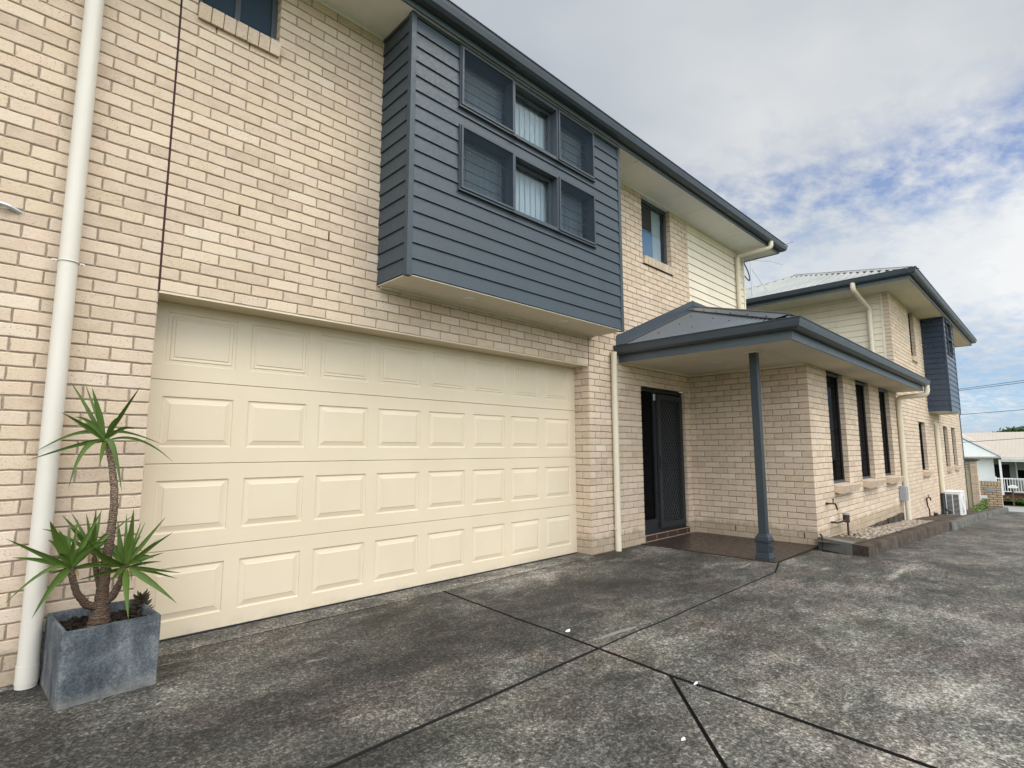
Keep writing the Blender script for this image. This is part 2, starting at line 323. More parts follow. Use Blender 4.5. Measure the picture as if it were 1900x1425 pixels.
M['paper'] = mat('white_scrap', (.8, .8, .78), .8)
M['label'] = mat('number_white', (.75, .75, .75), .5)

# ------------------------------------------------------------------ mesh builder
ORG = {}
class MB:
    def __init__(s): s.v = []; s.f = []; s.m = []; s.sm = []
    def add(s, vs, fs, m=0, smooth=False):
        o = len(s.v); s.v += [tuple(p) for p in vs]
        for f in fs: s.f.append(tuple(i+o for i in f)); s.m.append(m); s.sm.append(smooth)
    def box(s, x0, x1, y0, y1, z0, z1, m=0):
        v = [(x, y, z) for z in (z0, z1) for y in (y0, y1) for x in (x0, x1)]
        s.add(v, [(0, 2, 3, 1), (4, 5, 7, 6), (0, 1, 5, 4), (2, 6, 7, 3), (0, 4, 6, 2), (1, 3, 7, 5)], m)
    def bbox(s, x0, x1, y0, y1, z0, z1, b=.004, m=0):           # box with bevelled edges
        bm = bmesh.new(); bmesh.ops.create_cube(bm, size=1)
        for v in bm.verts: v.co = Vector(((x0+x1)/2+v.co.x*(x1-x0), (y0+y1)/2+v.co.y*(y1-y0), (z0+z1)/2+v.co.z*(z1-z0)))
        bmesh.ops.bevel(bm, geom=list(bm.edges), offset=b, segments=2, affect='EDGES', profile=.6)
        bm.verts.index_update(); s.add([v.co[:] for v in bm.verts], [tuple(v.index for v in f.verts) for f in bm.faces], m); bm.free()
    def prism(s, prof, a, b, axis='x', m=0, caps=True):
        n = len(prof)
        def P(p, t): return (t, p[0], p[1]) if axis == 'x' else ((p[0], t, p[1]) if axis == 'y' else (p[0], p[1], t))
        v = [P(p, a) for p in prof]+[P(p, b) for p in prof]
        f = [(i, (i+1) % n, n+(i+1) % n, n+i) for i in range(n)]
        if caps: f += [tuple(range(n))[::-1], tuple(range(n, 2*n))]
        s.add(v, f, m)
    def tube(s, pts, r, n=10, m=0, smooth=True, caps=True, scale=None):
        pts = [Vector(p) for p in pts]; rings = []; up = None
        for i, p in enumerate(pts):
            d = (pts[min(i+1, len(pts)-1)]-pts[max(i-1, 0)]).normalized()
            if up is None: up = d.orthogonal().normalized()
            up = (up-d*up.dot(d)).normalized(); w = d.cross(up)
            rr = r[i] if isinstance(r, (list, tuple)) else r
            rings.append([p+(up*cos(2*pi*k/n)+w*sin(2*pi*k/n))*rr for k in range(n)])
        v = [q for R in rings for q in R]
        f = [(i*n+k, i*n+(k+1) % n, (i+1)*n+(k+1) % n, (i+1)*n+k) for i in range(len(pts)-1) for k in range(n)]
        s.add(v, f, m, smooth)
        if caps: s.add(rings[0]+rings[-1], [tuple(range(n))[::-1], tuple(range(n, 2*n))], m)
    def sweep(s, path, prof, m=0, caps=True):
        """plan path [(x,y)], profile [(outward offset, z)], outward = right of travel"""
        P = [Vector(p) for p in path]; n = len(prof); vs = []
        for i, p in enumerate(P):
            ns = []
            if i > 0: d = (P[i]-P[i-1]).normalized(); ns.append(Vector((d.y, -d.x)))
            if i < len(P)-1: d = (P[i+1]-P[i]).normalized(); ns.append(Vector((d.y, -d.x)))
            q = ns[0] if len(ns) == 1 else (ns[0]+ns[1])/(1+ns[0].dot(ns[1]))
            vs += [(p.x+q.x*o, p.y+q.y*o, z) for o, z in prof]
        f = [(i*n+k, i*n+(k+1) % n, (i+1)*n+(k+1) % n, (i+1)*n+k) for i in range(len(P)-1) for k in range(n)]
        if caps: f += [tuple(range(n))[::-1], tuple(range((len(P)-1)*n, len(P)*n))]
        s.add(vs, f, m)
    def build(s, name, mats, parent=None, **tags):
        me = bpy.data.meshes.new(name); L = ORG.get(parent.name, Vector()) if parent else Vector()
        me.from_pydata([(x-L.x, y-L.y, z-L.z) for x, y, z in s.v], [], s.f)
        for k in (mats if isinstance(mats, (list, tuple)) else [mats]): me.materials.append(M[k])
        me.polygons.foreach_set('material_index', s.m); me.polygons.foreach_set('use_smooth', s.sm)
        bm = bmesh.new(); bm.from_mesh(me); bmesh.ops.recalc_face_normals(bm, faces=bm.faces); bm.to_mesh(me); bm.free()
        me.update(); o = bpy.data.objects.new(name, me); COL.objects.link(o)
        if parent: o.parent = parent; ORG[o.name] = L
        for k, v in tags.items(): o[k] = v
        return o
import bmesh
def thing(name, label, cat, loc, group=None):
    o = bpy.data.objects.new(name, None); COL.objects.link(o); o.location = loc; o.empty_display_size = .2
    o['label'] = label; o['category'] = cat
    if group: o['group'] = group
    ORG[o.name] = Vector(loc); return o
def arc(pts, r=.06, n=5):                               # round the corners of a polyline
    pts = [Vector(p) for p in pts]; out = [pts[0]]
    for a, b, c in zip(pts, pts[1:], pts[2:]):
        u = (a-b).normalized(); w = (c-b).normalized(); k = min(r, (a-b).length*.45, (c-b).length*.45)
        for i in range(n+1):
            t = i/n; out.append((b+u*k)*(1-t)**2+b*2*t*(1-t)+(b+w*k)*t*t)
    return out+[pts[-1]]

# ------------------------------------------------------------------ ground
GX = 7.1
def gz(x): return 0. if x <= GX else (-.0533*(x-GX) if x < 45 else -.0533*(45-GX))
def sheet(name, xs, y0, y1, dz, mt, ny=1, **tags):
    b = MB(); vs = []; n = ny+1
    for x in xs:
        for j in range(n): vs.append((x, y0+(y1-y0)*j/ny, gz(x)+dz))
    b.add(vs, [(i*n+j, (i+1)*n+j, (i+1)*n+j+1, i*n+j+1) for i in range(len(xs)-1) for j in range(ny)])
    return b.build(name, mt, **tags)
sheet('ground', [-300, -30, 0, GX, 15, 28, 29.5, 45, 60, 150, 900], -500, 500, -.16, 'lawn', 6, kind='structure')
sheet('path', [28.55, 29.3, 30.3], -60, 60, -.02, 'path', kind='structure')
sheet('road', [30.9, 35, 41.2], -60, 60, -.10, 'road', kind='structure')
def tri_clip(poly):                                     # polygon with per-edge groove half-widths -> inset polygon
    n = len(poly); out = []
    A = sum(poly[i][0]*poly[(i+1) % n][1]-poly[(i+1) % n][0]*poly[i][1] for i in range(n))
    sg = 1 if A > 0 else -1
    for i in range(n):
        p0, p1, p2 = poly[i-1], poly[i], poly[(i+1) % n]
        def off(a, b, w):
            d = Vector((b[0]-a[0], b[1]-a[1])).normalized(); nn = Vector((-d.y, d.x))*sg
            return Vector(a[:2])+nn*w, d
        q1, d1 = off(p0, p1, p0[2]); q2, d2 = off(p1, p2, p1[2])
        cr = d1.x*d2.y-d1.y*d2.x
        if abs(cr) < .02: out.append((q1+(Vector(p1[:2])-Vector(p0[:2])).length*d1)[:])
        else:
            t = ((q2.x-q1.x)*d2.y-(q2.y-q1.y)*d2.x)/cr; out.append((q1+d1*t)[:])
    return out
def wob(a, b, n, amp, w, seed):                         # wavy cut line from a to b
    r = random.Random(seed); A, B = Vector(a), Vector(b); d = (B-A).normalized(); nn = Vector((-d.y, d.x)); ps = []
    for i in range(n): t = i/n; p = A+(B-A)*t+(nn*r.uniform(-amp, amp) if i else nn*0); ps.append((p.x, p.y, w))
    return ps
def rev(ps, end, w):                                    # same wavy line walked backwards
    q = [(x, y) for x, y, _ in ps]+[end]; q = q[::-1]; return [(x, y, w) for x, y in q[:-1]]
X0, PC, J2 = (2.268, -1.97), (6.0, -1.80), (2.214, -2.527)
g = .013
l1a = wob((-9, -2.13), X0, 30, .006, g, 1); l1b = wob(X0, (5.44, -1.958), 12, .006, g*.7, 2); l1c = wob((5.44, -1.958), PC, 3, .004, g*.8, 3)
l2a = wob((2.432, -.06), X0, 9, .006, g, 4); l2b = wob(X0, J2, 3, .004, g*1.15, 5); l2c = wob(J2, (2.0, -7), 14, .007, g*1.2, 6)
l3 = wob(J2, (-2.5, -7), 16, .006, g*.85, 7); l4 = wob((6.05, -1.83), (4.65, -7), 18, .004, .0035, 8); l5 = wob((GX, -2.4), (GX-.9, -7), 14, .003, .002, 9)
slabs = [
    l1a+rev(l2a, X0, g)+[(2.432, -.06, .004), (-.9, -.06, 0), (-9, -.06, 0)],
    l1b+l1c+[(PC[0], PC[1], 0), (5.93, 0., 0), (4.8, 0, 0), (4.8, -.06, .004)]+[(p[0], p[1], g) for p in l2a],
    l3+[(-2.5, -7, 0), (-9, -7, 0)]+[(p[0], p[1], g) for p in l1a]+[(p[0], p[1], g*1.15) for p in l2b],
    [(p[0], p[1], g*1.2) for p in l2c]+[(2.0, -7, 0)]+rev(l3, (-2.5, -7), g*.85),
    ]
def slab(b, poly, m=0):
    q = tri_clip(poly); n = len(q)
    b.add([(x, y, gz(x)) for x, y in q]+[(x, y, gz(x)-.05) for x, y in q], [tuple(range(n))], m)
    b.add([(x, y, gz(x)) for x, y in q]+[(x, y, gz(x)-.05) for x, y in q], [(i, (i+1) % n, n+(i+1) % n, n+i) for i in range(n)], 1)
b = MB()
for s in slabs: slab(b, s)
# area right of the L2 cut, up to the tooled line L4, and on to the slope
slab(b, [(p[0], p[1], g*.7) for p in l1b]+[(p[0], p[1], g*.8) for p in l1c]+[(6.0, -1.80, .002)]+[(p[0], p[1], .0035) for p in l4]+[(4.65, -7, 0)]+rev(l2c, (2.0, -7), g*1.2)+rev(l2b, J2, g*1.15))
slab(b, [(7.5, -1.8, 0), (6.05, -1.805, .0035)]+[(p[0], p[1], .0035) for p in l4[1:]]+[(4.65, -7, 0), (GX-.9, -7, .002)]+rev(l5, (GX-.9, -7), .002)+[(GX, -2.4, 0), (GX, -1.95, 0)])
b.add([(-9, -.06, 0), (-9, 1, 0), (-.6, 1, 0), (-.6, -.06, 0)], [(0, 1, 2, 3)])
vs = [(GX-.9, -7, 0), (GX, -2.4, 0)]; xs = [10, 14, 20, 28.6]
b.add([(GX, -2.4, 0), (GX-.9, -7, 0), (GX, -7, 0)], [(0, 1, 2)])
pv = [(GX+.001, -7, 0), (GX+.001, -2.3, 0)]
for x in xs: pv += [(x, -7, gz(x)), (x, -2.3, gz(x))]
b.add(pv, [(i*2, i*2+1, i*2+3, i*2+2) for i in range(len(xs))])
b.build('driveway', ['conc', 'groove'], kind='structure')
b = MB(); b.add([(-9, -7.0, -.022), (6.9, -7, -.022), (7.6, -1.8, -.022), (7.6, .2, -.022), (-9, .2, -.022)], [(0, 1, 2, 3, 4)]); b.build('drive_subsoil', 'groove', kind='structure')
b = MB()
ap = [(-.9, -.062, -.001), (0.0, -.075, 0), (1.2, -.055, 0), (2.4, -.07, 0), (3.7, -.055, 0), (4.8, -.065, 0), (4.8, .30, 0), (-.9, .30, 0)]
b.add([(x, y+.006, .001) for x, y, z in ap], [tuple(range(8))]); b.build('garage_apron', 'conc_worn', kind='structure')
b = MB(); b.box(5.93, 7.5, -1.79, 0.02, -.05, .012); 
bt = b.build('porch_floor', 'tile', kind='structure')

# ------------------------------------------------------------------ brickwork
PITCH, CH = .24, .086
def bricks(mb, O, U, Nn, u0, u1, z0, z1, holes=(), ph=0., rnd=None, near=True, depth=.012, fine=4, soft=(), gap=.005):
    """one brick face. O origin, U unit along, Nn unit outward; holes (ua,ub,za,zb); material 0 brick, 1 mortar"""
    r = rnd or random; O, U, Nn = Vector(O), Vector(U), Vector(Nn)
    def pt(u, z, d): p = O+U*u+Nn*d; return (p.x, p.y, z)
    k0, k1 = int(math.floor(z0/CH+.001)), int(math.ceil(z1/CH-.001))
    for k in range(k0, k1):
        za, zb = max(z0, k*CH)+gap, min(z1, (k+1)*CH)-gap
        if zb-za < .012: continue
        zm = (za+zb)/2; iv = [(u0, u1)]
        for ua, ub, ha, hb in holes:
            if ha < zm < hb:
                nv = []
                for a, c in iv:
                    if ub <= a or ua >= c: nv.append((a, c)); continue
                    if ua > a: nv.append((a, ua))
                    if ub < c: nv.append((ub, c))
                iv = nv
        for a, c in iv:
            st = ph+(PITCH/2 if k % 2 else 0.); j = math.floor((a-st)/PITCH); cuts = [a]
            x = st+(j+1)*PITCH
            while x < c-.001: cuts.append(x); x += PITCH
            cuts.append(c)
            if len(cuts) > 2 and cuts[1]-cuts[0] < .045: cuts.pop(1)
            if len(cuts) > 2 and cuts[-1]-cuts[-2] < .045: cuts.pop(-2)
            for i in range(len(cuts)-1):
                ea = 0 if i == 0 else gap; eb = 0 if i == len(cuts)-2 else gap
                p, q = cuts[i]+ea, cuts[i+1]-eb
                if q-p < .012: continue
                dz = r.uniform(-.0012, .0012); o0 = r.uniform(-.0015, .0012)
                j_ = .0024 if near else .0
                sg = fine if near else 1
                ring = [(p+(q-p)*t/sg, za+dz) for t in range(sg)]+[(q, za+dz)]+([(q, zm)] if near else [])
                top = [(q-(q-p)*t/sg, zb+dz) for t in range(sg)]+[(p, zb+dz)]+([(p, zm)] if near else [])
                ring = ring+top if True else ring
                R = [(u+r.uniform(-j_, j_)*(0 if (u in (p, q) and ((u == p and ea == 0) or (u == q and eb == 0))) else 1), z+r.uniform(-j_, j_)) for u, z in ring]
                n = len(R); cu, cz = (p+q)/2, zm; ins = .0042
                def insx(u, z):
                    iu = ins if not ((u <= p+.004 and ea == 0) or (u >= q-.004 and eb == 0)) else .0012
                    return (u+(iu if u < p+.004 else (-iu if u > q-.004 else 0)), z+(ins if z < zm-.02 else (-ins if z > zm+.02 else 0)))
                F = [insx(u, z) for u, z in R]
                v = [pt(u, z, o0) for u, z in F]+[pt(u, z, o0-.003) for u, z in R]+[pt(u, z, -depth) for u, z in R]
                f = [tuple(range(n))]+[(i_, (i_+1) % n, n+(i_+1) % n, n+i_) for i_ in range(n)]+[(n+i_, n+(i_+1) % n, 2*n+(i_+1) % n, 2*n+i_) for i_ in range(n)]
                mb.add(v, f, 0)
    # mortar sheet, recessed, as rectangles around the holes
    us = sorted({u0, u1, *[min(max(h, u0), u1) for H in holes for h in H[:2]]}); zs = sorted({z0, z1, *[min(max(h, z0), z1) for H in holes for h in H[2:]]})
    for a, c in zip(us, us[1:]):
        for e, h in zip(zs, zs[1:]):
            um, zm = (a+c)/2, (e+h)/2
            if any(H[0] < um < H[1] and H[2] < zm < H[3] for H in holes): continue
            mb.add([pt(a, e, -.0085), pt(c, e, -.0085), pt(c, h, -.0085), pt(a, h, -.0085)], [(0, 1, 2, 3)], 1)
def sill(mb, x0, x1, y, z, n, proj=.045, drop=.115, tilt=.02, m=0, depth=.11):
    """row of bricks on edge under a window, tilted outward; y is the wall face, outward is -Y"""
    w = (x1-x0)/n
    for i in range(n):
        a, c = x0+i*w+.004, x0+(i+1)*w-.004; j = random.uniform(-.002, .002)
        T = [(a, y+depth, z), (c, y+depth, z), (c, y-proj+j, z-tilt), (a, y-proj+j, z-tilt)]
        B = [(a, y+depth, z-drop+tilt), (c, y+depth, z-drop+tilt), (c, y-proj*.78+.01+j, z-drop-tilt*.8), (a, y-proj*.78+.01+j, z-drop-tilt*.8)]
        mb.add(T+B, [(0, 1, 2, 3), (7, 6, 5, 4), (3, 2, 6, 7), (0, 3, 7, 4), (1, 5, 6, 2), (0, 4, 5, 1)], m)
    a, c = x0+.006, x1-.006
    mb.add([(a, y+depth, z-.006), (c, y+depth, z-.006), (c, y-proj+.010, z-tilt-.006), (a, y-proj+.010, z-tilt-.006), (a, y+.004, z-drop+.004), (c, y+.004, z-drop+.004), (c, y-proj*.78+.02, z-drop-tilt*.7+.004), (a, y-proj*.78+.02, z-drop-tilt*.7+.004)],
           [(0, 1, 2, 3), (3, 2, 6, 7), (7, 6, 5, 4), (0, 3, 7, 4), (1, 5, 6, 2)], m+1)

WY = -1.79                                              # face of the front wing and of the second house
YN, XN = (0, -1, 0), (-1, 0, 0)
ZS, ZE, ZP = 5.25, 5.40, 2.53                           # upper soffit, gutter top, porch soffit
GH = 28*CH                                              # garage head

H1 = thing('brick_house', 'nearer cream brick house with double garage, blue grey boxed bay and corner porch', 'house', (2.5, 0, 0))
b = MB(); rr = random.Random(11)
W1 = (.105, .706, 4.655, ZS); W2 = (6.2, 7.07, 4.27, ZS)
holesL = [(0, 4.8, -.5, GH), (6.03, 7.33, -.1, 26*CH), W1, (.105, .706, 4.525, 4.655), W2, (6.2, 7.09, 4.13, 4.27), (1.70, 4.87, 2.83, ZS)]
bricks(b, (0, 0, 0), (1, 0, 0), YN, -2.6, -.007, -2*CH, ZS, holesL, 0, rr)
hm = [h for h in holesL]
bricks(b, (0, 0, 0), (1, 0, 0), YN, .005, 4.796, GH, ZS, [h for h in hm if h[2] > 1], 0, rr)
bricks(b, (0, 0, 0), (1, 0, 0), YN, 4.806, 7.50, -2*CH, 38*CH, [h for h in hm if h[0] > 4.81], 0, rr)
bricks(b, (0, 0, 0), (1, 0, 0), YN, 4.806, 7.65, 38*CH, ZS, [h for h in hm if h[2] > 3 or h[1] < 4.9], 0, rr)
b.build('front_wall', ['brick', 'mortar'], H1)
for ox, n_, y1_, z0_, z1_ in ((4.8, XN, .25, -2*CH, GH), (0, (1, 0, 0), .25, -2*CH, GH), (7.33, XN, .12, 0, 26*CH), (6.03, (1, 0, 0), .12, 0, 26*CH), (7.07, XN, .12, 4.26, ZS), (6.2, (1, 0, 0), .12, 4.26, ZS),
                              (.706, XN, .12, 4.65, ZS), (.105, (1, 0, 0), .12, 4.65, ZS), (7.65, (1, 0, 0), .05, 38*CH, ZS)):
    b = MB(); bricks(b, (ox, 0, 0), (0, 1, 0), n_, .012, y1_, z0_, z1_, (), .012, rr); b.build('reveal_brickwork', ['brick', 'mortar'], H1)   # bricks on the side of an opening
# front wing walls
EW = [(8.385, 9.27), (10.03, 10.93), (11.70, 12.58)]
b = MB()
bricks(b, (7.5, 0, 0), (0, -1, 0), XN, .0, 1.79, -2*CH, ZP, (), -.03, rr)
he = [h for a, c in EW for h in ((a, c, .79, ZP), (a, c+.04, .655, .79))]
bricks(b, (0, WY, 0), (1, 0, 0), YN, 7.512, 13.36, -8*CH, ZP, he, .03, rr, fine=2)
for a, c in EW:
    bricks(b, (c, WY, 0), (0, 1, 0), XN, .012, .12, .79, ZP, (), .012, rr, fine=2)
    bricks(b, (a, WY, 0), (0, 1, 0), (1, 0, 0), .012, .12, .79, ZP, (), .012, rr, fine=2)
b.build('wing_wall', ['brick', 'mortar'], H1)
# plain inner shells (sides, back)
b = MB(); b.box(-2.55, 7.64, .26, .34, -.3, 5.2); b.box(-2.6, -2.5, .01, 8, -.3, ZS); b.box(-2.5, 9.9, 7.9, 8, -.3, ZS)
b.box(7.55, 13.3, -1.66, -1.6, -.6, 2.5); b.box(7.55, 13.3, 2.3, 2.4, -.6, 2.6)
b.build('inner_shell', 'mortar', H1)
# expansion joints, weep holes
for j in ((-.007, .005, 4.52), (4.796, 4.806, 2.80)): b = MB(); b.box(j[0], j[1], -.0005, .02, GH, j[2]); b.build('expansion_joint', 'foam', H1)
for x, k in ((.60, 36), (1.32, 36), (6.12, 29), (7.08, 29)):
    if 1 < x < 2 or x < 1: b = MB(); b.box(x-.12-.0045, x-.12+.0045, -.004, .01, k*CH+.008, (k+1)*CH-.008); b.build('weep_hole', 'weep', H1)
for y in (-.66, -1.62):
    b = MB(); b.box(7.492, 7.51, y-.005, y+.005, CH+.006, 2*CH-.006); b.build('weep_hole', 'foam', H1)
# steel lintel under the garage head brickwork
b = MB(); b.box(.0, 4.8, .012, .235, GH-.012, GH-.003); b.box(0, 4.8, .004, .012, GH-.012, GH+.002); b.build('garage_lintel', 'garage', H1)

# garage door: four sections, each a formed steel skin with eight raised panels
GD = H1
frame_y = .24
gd = MB(); gd.box(-.02, 4.82, frame_y+.05, frame_y+.06, -.02, 2.5); gdoor = gd.build('garage_door', 'black', H1)
secz = [(.012, .6065), (.6145, 1.2165), (1.2245, 1.8205), (1.8285, 2.44)]
for si, (za, zb) in enumerate(secz):
    b = MB(); n = 8; pw = 4.8/n
    pz0, pz1 = za+.115, zb-.115
    xs = [0.]
    for i in range(n): c = .355+i*.584; xs += [c-.238, c+.238]
    xs.append(4.8)
    zs = [za, pz0, pz1, zb]
    def q(x, z, d): return (x, frame_y+d, z)
    for i in range(len(xs)-1):
        for j in range(3):
            if j == 1 and i % 2 == 1:
                x0, x1 = xs[i], xs[i+1]
                if si < 3: rings = [(0, 0), (.005, .008), (.016, .009), (.048, .002), (.052, -.001)]
                else: rings = [(0, 0), (.005, .007), (.026, .007), (.031, .002), (.050, .005), (.056, .0005)]
                pr = None
                for ins, d in rings:
                    R = [q(x0+ins, pz0+ins, d), q(x1-ins, pz0+ins, d), q(x1-ins, pz1-ins, d), q(x0+ins, pz1-ins, d)]
                    if pr: b.add(pr+R, [(k, (k+1) % 4, 4+(k+1) % 4, 4+k) for k in range(4)])
                    pr = R
                b.add(pr, [(0, 1, 2, 3)])
            else: b.add([q(xs[i], zs[j], 0), q(xs[i+1], zs[j], 0), q(xs[i+1], zs[j+1], 0), q(xs[i], zs[j+1], 0)], [(0, 1, 2, 3)])
    for z, s in ((za, 1), (zb, -1)):                   # rolled lips
        b.add([q(0, z, 0), q(4.8, z, 0), q(4.8, z-s*.0025, .004), q(0, z-s*.0025, .004), q(4.8, z-s*.0025, .02), q(0, z-s*.0025, .02)], [(0, 1, 2, 3), (3, 2, 4, 5)])
    b.build('door_section', 'garage', gdoor)
b = MB(); b.box(.003, 4.797, frame_y-.012, frame_y+.03, .001, .013); b.build('bottom_seal', 'black', gdoor)

# windows -------------------------------------------------------
def rect_frame(b, x0, x1, z0, z1, y0, y1, w, m=0):
    b.box(x0, x0+w, y0, y1, z0, z1, m); b.box(x1-w, x1, y0, y1, z0, z1, m)
    b.box(x0+w, x1-w, y0, y1, z1-w, z1, m); b.box(x0+w, x1-w, y0, y1, z0, z0+w, m)
def wall_window(H, x0, x1, z0, z1, y, fmat, gmat, nsill, sash=None, behind='dark', sx=.0, proj=.05, fw=.04):
    b = MB(); rect_frame(b, x0+.004, x1-.004, z0+.003, z1-.003, y+.075, y+.115, fw)
    if sash: b.box(sash-.02, sash+.02, y+.08, y+.11, z0+fw, z1-fw)
    w = b.build('window', fmat, H)
    b = MB(); b.box(x0+fw, x1-fw, y+.094, y+.099, z0+fw, z1-fw); b.build('pane', gmat, w)
    b = MB(); b.box(x0+.01, x1-.01, y+.245, y+.25, z0, z1); b.build('dark_room', behind, w)
    b = MB(); sill(b, x0, x1+sx, y, z0, nsill, proj=proj); b.build('sill', ['brick', 'mortar'], w)
    return w
w = wall_window(H1, *W1, 0, 'frame', 'glass_blue', 7, sash=.40)
b = MB(); b.box(.11, .70, .16, .165, 4.66, 5.2); b.build('blind', 'blueblind', w)
w = wall_window(H1, *W2, 0, 'frame', 'glass', 9, sx=.03, fw=.05)
b = MB(); b.box(6.21, 6.72, .135, .14, 4.3, 4.80); b.build('blind', 'blueblind', w)
b = MB(); b.box(6.72, 6.74, .13, .14, 4.3, 4.80); b.box(6.74, 7.0, .15, .155, 4.3, 5.2); b.build('curtain', 'blind', w)
for a, c in EW:
    w = wall_window(H1, a, c, .79, ZP-.006, WY, 'black', 'glass_dark', 11, sx=.06, proj=.14)
    b = MB(); b.box(a+.01, c-.01, WY+.07, WY+.118, .795, .822); b.build('flashing', 'frame', w); b = MB(); b.box(a+.004, c-.004, WY+.06, WY+.12, ZP-.05, ZP-.012); b.build('flashing', 'frame', w)

# entry: frame, side light, security door, tiled step
b = MB(); rect_frame(b, 6.035, 7.325, .105, 26*CH-.004, .06, .115, .05); b.box(6.46, 6.52, .06, .115, .155, 2.18); b.box(6.085, 6.46, .06, .1, .155, .30)
en = b.build('door_frame', 'black', H1)
b = MB(); b.box(6.08, 6.46, .085, .09, .2, 2.19); b.build('side_light', 'glass_dark', en)
b = MB(); b.box(6.04, 7.32, .24, .25, .1, 2.24); b.build('hallway', 'dark', en)
b = MB(); b.box(6.52, 7.275, .105, .11, .155, 2.18); b.build('inner_door', 'dark', en)
b = MB(); rect_frame(b, 6.525, 7.27, .16, 2.15, .025, .055, .075); sd = b.build('security_door', 'door_grey', H1)
b = MB(); gx0, gx1, gz0, gz1 = 6.60, 7.195, .235, 2.075; w_, h_ = .075, .105
nx, nz = int((gx1-gx0)/w_), int((gz1-gz0)/h_)
for i in range(nx+1):
    for j in range(nz+1):
        cx, cz = gx0+(i+.5)*(gx1-gx0)/(nx+1), gz0+(j+.5)*(gz1-gz0)/(nz+1); hw, hh = (gx1-gx0)/(nx+1)/2, (gz1-gz0)/(nz+1)/2
        for sx, sz in ((1, 1), (-1, 1), (1, -1), (-1, -1)):
            A = Vector((cx+sx*hw, .04, cz)); B = Vector((cx, .04, cz+sz*hh)); d = (B-A).normalized(); nn = Vector((-d.z, 0, d.x))*.0022
            b.add([A+nn, B+nn, B-nn, A-nn, A+nn+Vector((0, .006, 0)), B+nn+Vector((0, .006, 0)), B-nn+Vector((0, .006, 0)), A-nn+Vector((0, .006, 0))], [(0, 1, 2, 3), (4, 5, 6, 7), (0, 1, 5, 4), (3, 2, 6, 7)])
b.build('diamond_grille', 'grille', sd)
b = MB(); b.bbox(6.545, 6.58, .008, .026, 1.02, 1.22, .004); b.tube([(6.562, .01, 1.14), (6.562, -.035, 1.14), (6.64, -.035, 1.14)], .008, 8); b.build('handle', 'black', sd)
b = MB(); b.bbox(6.462, 6.512, .052, .062, 2.06, 2.15, .004); tl = b.build('number_tile', 'label', H1)
fc = bpy.data.curves.new('number', 'FONT'); fc.body = '2'; fc.size = .085; fc.extrude = .001; fc.align_x = 'CENTER'
fo = bpy.data.objects.new('number', fc); COL.objects.link(fo)
dg = bpy.context.evaluated_depsgraph_get(); me = bpy.data.meshes.new_from_object(fo.evaluated_get(dg)); bpy.data.objects.remove(fo)
fo = bpy.data.objects.new('number', me); COL.objects.link(fo); me.materials.clear(); me.materials.append(M['black'])
fo.parent = tl; fo.rotation_euler = (pi/2, 0, 0); fo.location = Vector((6.487, .0505, 2.075))-ORG[tl.name]; ORG[fo.name] = Vector()
b = MB(); b.box(6.034, 7.326, -.004, .06, .012, .108)
st = b.build('door_step', 'grout', H1)
for i in range(5):
    a = 6.04+i*.30; c = min(a+.285, 7.322)
    if c-a > .05: b = MB(); b.bbox(a, c, -.008, 0., .024, .098, .002); b.box(a, c, -.004, .06, .1085, .111); b.build('step_tile', 'tile_step', st)

# blue-grey weatherboards -------------------------------------------------------
def boards(mb, O, U, Nn, L, z0, z1, pitch=.1415, lap=.016, m=0):
    O, U, Nn = Vector(O), Vector(U), Vector(Nn); z = z0; prof = []
    while z < z1-.001:
        t = min(z+pitch, z1)
        prof.append([(-.010, z), (-.010, z+.004), (lap, z+.005), (lap*.95, z+.011), (lap*.15+(lap*.8)*(1-(t-z)/pitch), t), (-.010, t)]); z = t
    for pr in prof:
        n = len(pr); v = []
        for u in (0, L): v += [(O+U*u+Nn*d)[:2]+(zz,) for d, zz in pr]
        mb.add([tuple(p) for p in v], [(i, i+1, n+i+1, n+i) for i in range(n-1)]+[tuple(range(n)), tuple(range(n, 2*n))], m)
BX0, BX1, BY, BZ0 = 1.672, 4.892, -.49, 2.803
b = MB(); b.box(BX0+.02, BX1-.02, BY+.30, .01, BZ0+.02, ZS-.01)
bay = b.build('box_bay', 'dark', H1)
b = MB()
RW = [(4.585, 5.215), (3.745, 4.40)]; WX = (2.215, 4.325)
segs = [(BZ0+.0, RW[1][0]), (RW[1][1], RW[0][0]), (RW[0][1], ZS)]
z = BZ0; P_ = .1415
def boards_clip(mb, O, U, Nn, L, z0, z1, holes, **k):
    z = z0
    while z < z1-.001:
        t = min(z+P_, z1); iv = [(0, L, z, t)]
        for ua, ub, ha, hb in holes:
            nv = []
            for a, c, e, h in iv:
                if ub <= a or ua >= c or hb <= e or ha >= h: nv.append((a, c, e, h)); continue
                nv += [(a, ua, e, h), (ub, c, e, h)]
                if ha > e: nv.append((ua, ub, e, ha))
                if hb < h: nv.append((ua, ub, hb, h))
            iv = nv
        for a, c, e, h in iv:
            if c-a < .005: continue
            lap = .016; full = (z, t)
            def dd(zz): return lap*.15+lap*.8*(1-(zz-z)/P_)
            pr = ([(-.010, e), (-.010, min(e+.004, h)), (lap, min(e+.005, h)), (lap*.95, min(e+.011, h))] if e == z else [(dd(e), e)])+[(dd(h), h)]+([(-.010, h)] if h == t else [])
            n = len(pr); v = []
            Ov, Uv, Nv = Vector(O), Vector(U), Vector(Nn)
            for u in (a, c): v += [tuple((Ov+Uv*u+Nv*d)[:2])+(zz,) for d, zz in pr]
            mb.add(v, [(i, i+1, n+i+1, n+i) for i in range(n-1)]+([tuple(range(n)), tuple(range(n, 2*n))] if n > 2 else []))
        z = t
